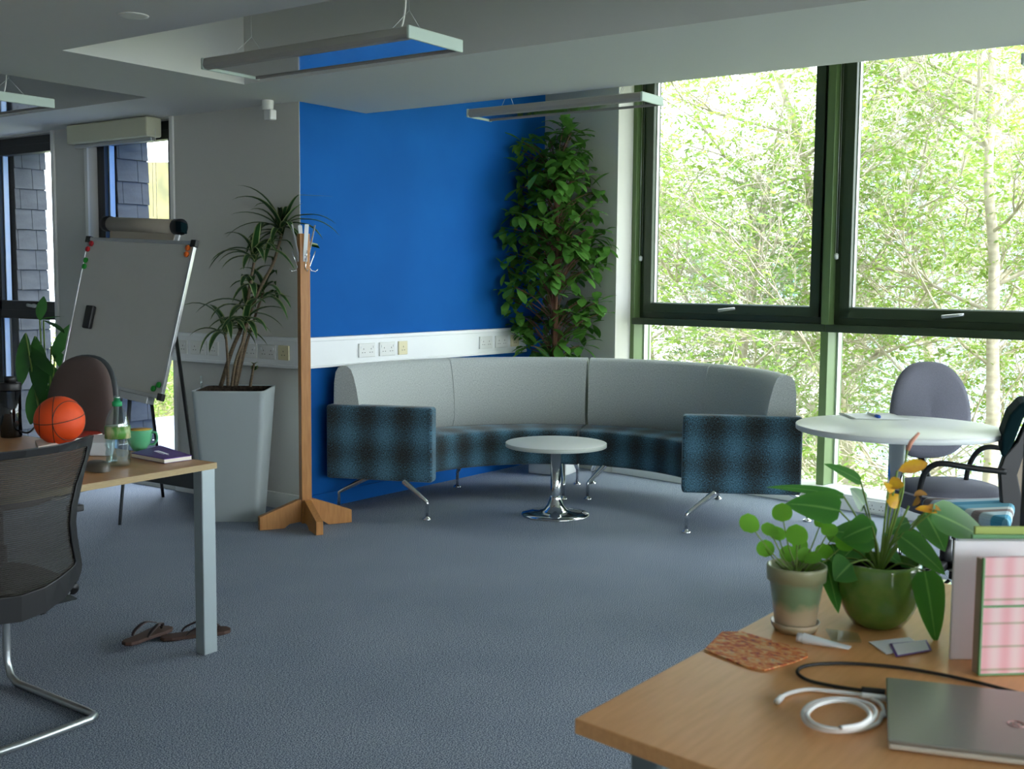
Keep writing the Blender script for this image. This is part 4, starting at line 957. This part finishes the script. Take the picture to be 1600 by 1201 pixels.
for k in range(5):
    a=R(-20-72*k); e_=sc_+V((math.cos(a),math.sin(a),0))*.29; tg=V((-math.sin(a),math.cos(a),0))
    l=build('base_leg',B().tube([sc_+V((0,0,.10)),e_+V((0,0,.075))],[.026,.016],8),'black',t)
    for sg in (-1,1): build('castor',B().tube([e_+tg*sg*.008+V((0,0,.028)),e_+tg*sg*.026+V((0,0,.028))],.028,16),'black',l)
# ---- flip flops
def flip(c,ang,z0,tilt,label):
    c=V(c); t=thing('flip_flop',c,label,'sandal','pair of flip flops by the desk leg')
    d=V((math.cos(ang),math.sin(ang),tilt)); d.normalize(); s_=V((-math.sin(ang),math.cos(ang),0)); up_=d.cross(s_)
    if up_.z<0: up_=-up_
    prof=[(0,.0),(.01,.024),(.04,.034),(.09,.032),(.14,.036),(.20,.045),(.24,.044),(.268,.028),(.275,0)]
    pts=[c+V((0,0,z0))+d*x+s_*w_ for x,w_ in prof]+[c+V((0,0,z0))+d*x-s_*w_*.92 for x,w_ in prof[-2:0:-1]]
    so=build('sole',B().prism(pts,up_*.014),'sandal',t,bev=.003)
    o=c+V((0,0,z0))+up_*.014; toe=o+d*.225
    for sg in (-1,1):
        p_=bez([toe,toe+up_*.018+s_*sg*.006,o+d*.17+s_*sg*.030+up_*.036,o+d*.11+s_*sg*.036+up_*.018,o+d*.09+s_*sg*.034],5)
        b=B(); w_=s_.copy()
        rows=[]
        for i,pp in enumerate(p_):
            tt=(p_[min(i+1,len(p_)-1)]-p_[max(i-1,0)]).normalized(); side=tt.cross(up_); side=side.normalized() if side.length>.1 else d
            wd=.003+.006*math.sin(PI*min(1,i/len(p_)*1.0)); rows.append([pp-side*wd,pp+side*wd])
        b.grid(rows); build('strap',b,'strap',so,solid=.003)
h1=atz(196,1018,0); h2=atz(285,975,0); an=math.atan2(h2.y-h1.y,h2.x-h1.x)
flip(h1,an,.022,-.05,'brown flip flop on top, heel towards the camera, left of the silver desk leg')
h3=atz(250,1001,0); h4=atz(330,990,0); an=math.atan2(h4.y-h3.y,h4.x-h3.x)
flip(h3,an,.001,0,'brown flip flop lying underneath the other one, close to the desk leg')

# ================================================================== CHAIRS ON THE RIGHT
# grey office chair by the window
cb=atd(1449,640,5.95); t=thing('office_chair',(cb.x-.2,cb.y,0),'mauve grey upholstered office chair between the round table and the window','chair')
rr_=V((.50,-.866,0)); ff=V((-.866,-.50,0)); upb=(V((0,0,1))-ff*.10).normalized()
rr_=V(RT); rr_.z=0; rr_.normalize(); rr_=(rr_+V((.12,.1,0))).normalized(); ff=V((rr_.y,-rr_.x,0)); upb=(V((0,0,1))-ff*.10).normalized()
def eggpad(b,c,w,h,th,n=40):
    rows=[]
    for s,sc in ((-th/2,.0),(-th/2,.85),(-th*.28,.97),(0,1.0),(th*.28,.97),(th/2,.85),(th/2,.0)):
        row=[]
        for k in range(n):
            a=2*PI*k/n; x=abs(math.cos(a))**.72*(1 if math.cos(a)>0 else -1); y=abs(math.sin(a))**.85*(1 if math.sin(a)>0 else -1)
            ww=w*(1-.12*y+ -.10*max(0,-y)**2); row.append(c+rr_*(x*ww/2*sc)+upb*(y*h/2*sc)+ff*(s+.03*(x*sc)**2))
        rows.append(row)
    b.grid(rows,closed=True); return b
build('backrest',eggpad(B(),cb,.44,.50,.07),'grey_fab',t)
st=atd(1482,772,5.35); sc_=V((st.x,st.y,.42))
build('seat',pad(B(),sc_,rr_,ff,V((0,0,1)),.50,.50,.12,n=36),'grey_fab',t)
b=B(); pts=[]
for k in range(36):
    a=2*PI*k/36; x=abs(math.cos(a))**.75*(1 if math.cos(a)>0 else -1); y=abs(math.sin(a))**.75*(1 if math.sin(a)>0 else -1)
    pts.append(sc_+rr_*(x*.25*.97)+ff*(y*.25*.97)+V((0,0,.032)))
build('piping',b.tube(pts,.005,6,closed=True),'piping',t)
build('back_bar',B().tube([cb-ff*.04-upb*.1,cb-ff*.06-upb*.27,sc_-ff*.12-V((0,0,.05))],.02,10),'black',t)
g0=V((sc_.x,sc_.y,0)); build('gas_column',B().lathe(g0,[(.028,.08),(.028,.22),(.016,.22),(.016,.39)],16),'black',t)
for k in range(5):
    a=R(30+72*k); e_=g0+V((math.cos(a),math.sin(a),0))*.27
    l=build('base_leg',B().tube([g0+V((0,0,.10)),e_+V((0,0,.07))],[.026,.016],8),'black',t)
    build('castor',B().tube([e_-V((math.sin(a),-math.cos(a),0))*.02+V((0,0,.027)),e_+V((math.sin(a),-math.cos(a),0))*.02+V((0,0,.027))],.027,14),'black',l)
# striped seat armchair
ac=V((5.20,1.18,0)); t=thing('armchair',ac,'black framed armchair with a blue and brown striped seat at the right edge','chair')
A1=atz(1440,778,.455);A2=atz(1492,757,.455);A3=atz(1592,768,.455);A4=atz(1578,812,.455)
cc=(A1+A2+A3+A4)/4
build('seat',B().prism([p_-V((0,0,.06)) for p_ in (A1,A2,A3,A4)],(0,0,.06)),'stripes',t,bev=.022,seg=3)
build('seat_pan',B().prism([p_*.96+cc*.04-V((0,0,.085)) for p_ in (A1,A2,A3,A4)],(0,0,.025)),'dkgrey_paint',t,bev=.004)
Dn=float((np.array(A1)-EYE)@FW); Df=float((np.array(A2)-EYE)@FW)
near=[(1433,790),(1440,752),(1447,736),(1458,727),(1475,724),(1520,731),(1572,737)]
far=[(1508,762),(1512,735),(1520,715),(1532,702),(1548,698),(1575,702),(1600,707)]
def arm(pts,D0,D1): return bez([atd(x,y,D0+(D1-D0)*i/(len(pts)-1)) for i,(x,y) in enumerate(pts)],6)
build('armrest',B().tube(arm(near,Dn,Dn-.12),.013,10),'black',t); build('armrest',B().tube(arm(far,Df,Df-.1),.012,10),'black',t)
Db=Dn-.10
def bq(x,y,o=0): return atd(x,y,Db+o)
b=B(); out=[(1597,628),(1578,648),(1566,680),(1564,712),(1572,716),(1585,690),(1600,650),(1640,640),(1640,628)]
build('back_cushion',B().prism([bq(x,y) for x,y in out],V((.30,.08,0))),'teal_dark',t,bev=.012)
out=[(1606,655),(1590,690),(1570,712),(1562,735),(1566,790),(1574,812),(1558,828),(1556,834),(1640,836),(1640,815),(1602,800),(1590,742),(1604,700),(1620,660)]
build('back_frame',B().prism([bq(x,y,.0) for x,y in out],V((.035,.02,0))),'black',t,bev=.006)
build('woven_back',B().prism([bq(x,y,.03) for x,y in ((1586,742),(1602,702),(1640,690),(1640,812),(1600,798))],V((.01,.006,0))),'tan',t)
base_=B()
for p_,q_ in ((A1,V((A1.x,A1.y,0))),(A2,V((A2.x,A2.y,0))),(A3,V((A3.x,A3.y,0))),(A4,V((A4.x,A4.y,0)))):
    tt=p_*.9+cc*.1-V((0,0,.09)); build('leg',B().tube([tt,V((q_.x,q_.y,.002))],.011,8),'black',t)

# ================================================================== RIGHT DESK
z=.74
t=thing('desk',(2.2,-.2,0),'beech topped desk at the lower right, nearest to the camera','desk')
dc=atz(898,1122,z); d2=atz(1208,955,z); d3=atz(1130,1206,z)
ex3=(d2-dc).normalized(); ey3=(d3-dc).normalized()
b=B(); P_=[dc,dc+ex3*1.2,dc+ex3*1.2+ey3*1.6,dc+ey3*1.6]; b.prism([p_-V((0,0,.024)) for p_ in P_],(0,0,.024)); build('desktop',b,'beech',t,bev=.002)
n3=V((-ex3.y,ex3.x,0)); 
lp=atz(945,1195,.70)
for sx_,sy_ in ((.06,.07),(1.08,.07),(.06,1.5),(1.08,1.5)):
    o=dc+ex3*sx_+ey3*sy_; o.z=0; build('leg',B().obox(o,ex3*.05,ey3*.06,(0,0,.70)),'silver_paint',t,bev=.004)
o=dc+ex3*.06+ey3*.07; o.z=.66; build('side_rail',B().obox(o,ex3*1.07,ey3*.05,(0,0,.05)),'silver_paint',t,bev=.004)
o=dc+ex3*.35+ey3*.12; o.z=.66; build('long_rail',B().obox(o,ex3*.05,ey3*1.4,(0,0,.05)),'dkgrey_paint',t,bev=.004)
z+=.0008
# laptop
a=atz(1385,1073,z);b_=atz(1388,1172,z); e1=(b_-a); e2=V((-e1.y,e1.x,0)).normalized()
if e2.dot(V(RT))<0: e2=-e2
t=thing('laptop',(a+b_)/2+e2*.16,'closed silver laptop at the bottom right corner','laptop')
build('base',B().obox(a+V((0,0,.001)),e1,e2*.33,(0,0,.009)),'laptop_side',t,bev=.003)
build('lid',B().obox(a-e1*.004-e2*.001+V((0,0,.0105)),e1*1.012,e2*.332,(0,0,.006)),'laptop',t,bev=.002)
lc=atz(1588,1131,z+.0168); b=B()
b.tube([lc+(e1.normalized()*math.cos(2*PI*k/28)+e2*math.sin(2*PI*k/28))*.012 for k in range(28)],.0011,5,closed=True)
b.tube([lc+e2*-.004-e1.normalized()*.007,lc+e2*-.005+e1.normalized()*.006],.001,5); b.tube([lc+e2*.004-e1.normalized()*.006,lc+e2*.003+e1.normalized()*.007],.001,5); b.tube([lc-e2*.0045,lc+e2*.0035],.001,5)
build('emblem',b,'logo',t)
# cables
def onz(pts,r): return bez([atz(x,y,z+r) for x,y in pts],7)
t=thing('black_cable',atz(1300,1037,z),'black cable looping across the desk behind the laptop','cable')
build('cable',B().tube(onz([(1352,1079),(1300,1071),(1262,1062),(1246,1050),(1258,1040),(1300,1036),(1360,1038),(1430,1046),(1520,1064),(1620,1090)],.003),.003,8),'black',t)
build('plug',B().tube(onz([(1346,1078),(1383,1082)],.005),.006,10),'black',t)
t=thing('white_cable',atz(1312,1117,z),'white cable coiled on the desk left of the laptop','cable')
pts=[(1217,1092),(1232,1083),(1262,1077),(1300,1080),(1345,1086),(1376,1100),(1382,1118)]
for k in range(22):
    a_=-.1+2*PI*k/9.3; rx=66-1.4*k*.8; ry=27-.5*k*.6; pts.append((1313+rx*math.cos(a_)+2*math.sin(k*1.7),1116+ry*math.sin(a_)))
P_=[]
for i,(x,y) in enumerate(pts): P_.append(atz(x,y,z+.004+.0012*max(0,i-8)*.6))
build('cable',B().tube(bez(P_,6),.0036,8),'cablew',t); build('connector',B().tube(onz([(1214,1096),(1221,1089)],.005),.0052,10),'cablew',t)
build('plug_end',B().tube(onz([(1345,1086),(1386,1091)],.007),.005,10),'cablew',t)
# cards, tube, cloth
q=[atz(x,y,z) for x,y in ((1128,988),(1160,988),(1262,1018),(1262,1027),(1240,1036),(1195,1048),(1170,1044),(1100,1016))]
tag(build('marbled_cloth',B().prism(q,(0,0,.0025)),'marble',bev=.0006),'orange marbled patterned cloth on the front left edge of the desk','cloth')
t=thing('cream_tube',atz(1292,1005,z),'small white squeezable tube lying in front of the small pot','tube')
a=atz(1256,997,z+.008);b_=atz(1328,1012,z+.006); d=(b_-a).normalized(); s_=V((-d.y,d.x,0)); rows=[]
for k in range(9):
    f=k/8; wd=.0095+.0015*f; hh=.009*(1-f)+.0015; c_=a*(1-f)+b_*f; rows.append([c_+s_*wd*math.cos(2*PI*j/16)+V((0,0,hh*math.sin(2*PI*j/16)+.0)) for j in range(16)])
b=B(); b.grid(rows,closed=True); build('body',b,'tube',t); build('cap',B().tube([a-d*.012,a+d*.001],.0085,16),'tube',t)
q=[atz(x,y,z) for x,y in ((1290,985),(1340,992),(1346,1004),(1300,1003))]
tag(build('clear_packet',B().prism(q,(0,0,.005)),'bottle',bev=.001),'clear plastic packet between the small pot and the green pot','packet')
t=None
for i,(q,lb,mm) in enumerate((([(1357,1003),(1420,996),(1446,1012),(1385,1022)],'white card lying in front of the green pot','whitebox'),([(1390,1006),(1448,1000),(1456,1016),(1400,1026)],'white card with purple border overlapping the other card before the green pot','purple'))):
    p_=[atz(x,y,z+.0018*i) for x,y in q]
    if i: 
        t=thing('gift_card',(p_[0]+p_[2])/2,lb,'card'); build('border',B().prism(p_,(0,0,.001)),'purple',t); c_=(p_[0]+p_[1]+p_[2]+p_[3])/4
        build('face',B().prism([x*.88+c_*.12+V((0,0,.001)) for x in p_],(0,0,.0004)),'whitebox',t)
    else: tag(build('card',B().prism(p_,(0,0,.0012)),mm),lb,'card')
# white file and pink plaid box
wl=atz(1480,1030,z); 
def upright(name,x0,y0,ytop,wdir,wlen,ddir,dlen,m,label,cat):
    a=atz(x0,y0,z); D_=float((np.array(a)-EYE)@FW); h=(y0-ytop)*D_/FP
    return a,h
wd=V(RT); wd.z=0; wd.normalize(); bd=V((-wd.y,wd.x,0))
a,h=upright('',1484,1030,842,0,0,0,0,0,0,0)
t=thing('file_box',a,'tall white card file standing behind the pink plaid box','file box')
w2=(wd*.98+bd*.02).normalized(); w3=(wd+bd*-.25).normalized()
build('front',B().obox(a,w2*.30,V((-w2.y,w2.x,0))*.006,(0,0,h)),'whitebox',t,bev=.001)
build('panel',B().obox(a+w2*.012+V((-w2.y,w2.x,0))*.006,w2*.29,V((-w2.y,w2.x,0))*.02,(0,0,h-.001)),'whitebox',t,bev=.003)
fb=V((-w2.y,w2.x,0))
tag(build('yellow_folder',B().obox(a+w2*.055+fb*.045,w2*.30,fb*.008,(0,0,h+.016)),'lime',bev=.001),'lime yellow folder standing behind the white file','folder')
tag(build('green_folder',B().obox(a+w2*.045+fb*.032,w2*.30,fb*.008,(0,0,h+.004)),'greenf',bev=.001),'dark green folder between white file and yellow folder','folder')
a,h=upright('',1529,1054,868,0,0,0,0,0,0,0)
t=thing('magazine_file',a,'pink plaid magazine file with green trim at the right edge','file box')
w3=(wd*.98+bd*.10).normalized(); f3=V((-w3.y,w3.x,0))
build('front_panel',B().obox(a,w3*.11,f3*.003,(0,0,h)),'pink',t,bev=.001)
build('front_pocket',B().obox(a-f3*.004,w3*.11,f3*.0035,(0,0,h*.58)),'pink',t,bev=.001)
b=B().obox(a-f3*.0045+V((0,0,h*.58)),w3*.11,f3*.004,(0,0,.003)); build('pocket_trim',b,'greenf',t)
build('side_trim',B().obox(a-w3*.002-f3*.004,w3*.003,f3*.006,(0,0,h)),'greenf',t); build('bottom_trim',B().obox(a-f3*.0048,w3*.11,f3*.002,(0,0,.003)),'greenf',t)
build('back_panel',B().obox(a+f3*.021,w3*.11,f3*.003,(0,0,h*.98)),'pink',t); build('side_panel',B().obox(a+w3*.107+f3*.003,w3*.003,f3*.018,(0,0,h*.98)),'tan',t); build('side_panel',B().obox(a-w3*.001+f3*.003,w3*.003,f3*.018,(0,0,h*.98)),'tan',t)
# small pot with round leaves
pc0=atz(1242,984,z); k=1796.5/float((np.array(pc0)-EYE)@FW); pxm=1/k
t=thing('potted_pilea',pc0,'small round-leaved plant in a tapered greenish beige pot on a saucer','potted plant')
build('saucer',B().lathe(pc0,[(0,0),(.037,0),(.044,.010),(.0465,.019),(.0445,.019),(.041,.009),(0,.007)],36),'spot',t)
pp=pc0+V((0,0,.009)); H_=.118
build('pot',B().lathe(pp,[(0,0),(.036,0),(.038,.004),(.050,.088),(.0515,.089),(.055,.090),(.0565,.114),(.0555,H_),(.0525,H_),(.050,.10)],44),'spot',t)
build('soil',B().lathe(pp+V((0,0,.100)),[(0,0),(.0502,0)],28),'soil',t)
D0=float((np.array(pc0)-EYE)@FW); rp=random.Random(4); b=B(); sb=B(); top=pp+V((0,0,.10))
for x,y,r_,o in ((1171,818,17,-.02),(1222,801,17,.03),(1203,828,15,.0),(1215,834,14,.04),(1245,836,18,-.04),(1196,857,15,.05),(1258,868,14,.03),(1283,815,12,.05),(1303,838,13,.06),(1270,872,15,.0),(1232,865,15,.02),(1288,862,15,.03),(1296,828,14,.02),(1250,850,14,.06),(1320,850,15,.02)):
    c=atd(x,y,D0+o); r_=r_*pxm; nrm=V((rp.uniform(-.4,.4),rp.uniform(-.4,.4),1)).normalized()*1.0+V(FW)*-rp.uniform(.3,1.3); nrm.normalize(); d=nrm.orthogonal().normalized(); 
    d=(V(UP)-nrm*nrm.dot(V(UP))).normalized() if abs(nrm.dot(V(UP)))<.97 else V(RT)
    b.leaf(c-d*r_,d,2*r_,2*r_*.95,'round',fold=.08,n=8,side=nrm.cross(d),curl=-.3)
    sb.tube(bez([top+V((rp.uniform(-.01,.01),rp.uniform(-.01,.01),-.005)),top*.5+c*.5+V((0,0,-.01)),c],5),.0013,6,cap=False)
build('foliage',b,'pilea',t); build('stems',sb,'stemgreen',t)
# green pot with anthurium
pc0=atz(1371,975,z)
t=thing('potted_anthurium',pc0,'anthurium with big leaves and withered yellow blooms in a shiny green bowl pot','potted plant')
D0=float((np.array(pc0)-EYE)@FW); s=D0/FP/ .00121
build('pot',B().lathe(pc0,[(0,0),(.040,0),(.048,.003),(.062,.022),(.073,.045),(.0785,.07),(.079,.095),(.0775,.118),(.0765,.126),(.0735,.127),(.072,.122),(.073,.105)],60),'gpot',t)
build('soil',B().lathe(pc0+V((0,0,.108)),[(0,0),(.0735,0)],32),'soil',t)
top=pc0+V((0,0,.11)); b=B(); sb=B()
def aleaf(bx,by,tx,ty,wpx,ob,ot,tw=0,fold=.12,shape='heart'):
    q=atd(bx,by,D0+ob); e_=atd(tx,ty,D0+ot); d=e_-q; L=d.length; sd=V(RT)*math.cos(tw)+V(FW)*math.sin(tw); 
    sd=d.normalized().cross(-V(FW)+V(UP)*.5+V(RT)*tw); b.leaf(q-V((0,0,0)),d,L,wpx*D0/FP,shape,droop=.25,fold=fold,n=9,side=sd)
    sb.tube(bez([top+V((0,0,-.01))+(q-top)*.05,top*.55+q*.45+V((0,0,.012)),q],6),.0019,7,cap=False)
for a in ((1312,798,1228,778,62,.0,.03,.3),(1318,775,1200,748,20,.05,.05,.8),(1345,752,1290,718,26,.08,.06,.9),(1368,842,1300,822,60,-.03,-.02,.2),(1362,822,1312,838,48,-.06,-.03,.1),
          (1330,880,1302,905,52,-.05,-.05,.1),(1300,850,1318,900,34,.02,-.02,.3),(1290,875,1312,955,40,.03,-.04,.2),(1408,838,1482,892,44,-.04,-.08,-.2),(1456,800,1560,842,56,-.03,.0,-.3),
          (1445,800,1480,860,60,.06,.04,.1),(1445,892,1465,1006,52,-.07,-.10,.0),(1400,840,1440,830,36,.05,.02,.5),(1420,815,1380,830,26,.02,-.02,.4),(1380,860,1410,880,36,.03,.0,.6),(1340,850,1315,870,44,.05,.02,.0),(1410,880,1445,885,30,.03,.0,.8),(1350,790,1330,760,40,.09,.07,.5)):
    aleaf(*a)
build('foliage',b,'anth',t); 
fl=(((1398,745),(1420,740)),((1390,770),(1400,790)),((1418,800),(1408,785)),((1440,800),(1455,796)),((1385,830),(1392,815)))
def stalk(x,y,o=-.02):
    e_=atd(x,y,D0+o); sb.tube(bez([top+V((0,0,-.01)),top*.5+e_*.5,e_],6),.0022,7,cap=False); return e_
for x,y in ((1402,735),(1388,765),(1400,790),(1420,790),(1445,800),(1380,835),(1410,755)): stalk(x,y)
build('stems',sb,'stemgreen',t)
b=B()
for bx,by,tx,ty,wp_ in ((1404,735,1448,718,22),(1400,760,1382,752,26),(1405,772,1390,790,26),(1430,795,1465,797,14),(1388,760,1412,755,26)):
    q=atd(bx,by,D0-.02); e_=atd(tx,ty,D0-.03); b.leaf(q,e_-q,(e_-q).length,wp_*D0/FP,'oval',droop=.3,fold=.5,n=6,side=(e_-q).cross(-V(FW))); build('yellow_spathe',b,'yellow',t); b=B()
b=B()
for bx,by,tx,ty,wp_ in ((1428,775,1448,768,12),(1425,790,1432,772,14),(1445,795,1470,792,12)):
    q=atd(bx,by,D0-.02); e_=atd(tx,ty,D0-.03); b.leaf(q,e_-q,(e_-q).length,wp_*D0/FP,'oval',droop=.6,fold=.8,n=6,side=(e_-q).cross(-V(FW))); build('withered_spathe',b,'withered',t); b=B()
build('spadix',B().tube([atd(1418,703,D0-.02),atd(1424,690,D0-.02),atd(1436,676,D0-.02)],[.004,.0045,.0025],8),'pinkspad',t)
build('bloom_stem',B().tube(bez([top,atd(1408,780,D0-.02),atd(1412,735,D0-.02),atd(1418,703,D0-.02)],6),.0022,7),'stemgreen',t)

a=atz(1594,972,z)
t=thing('desk_screen',a,'dark grey upright screen edge cut by the right side of the frame','screen')
h=(972-600)*float((np.array(a)-EYE)@FW)/FP
build('panel',B().obox(a+V((0,0,.001)),wd*.30,bd*.018,(0,0,h)),'dkgrey_paint',t,bev=.003); build('panel_trim',B().obox(a-wd*.002+V((0,0,.001)),wd*.003,bd*.018,(0,0,h)),'black',t)
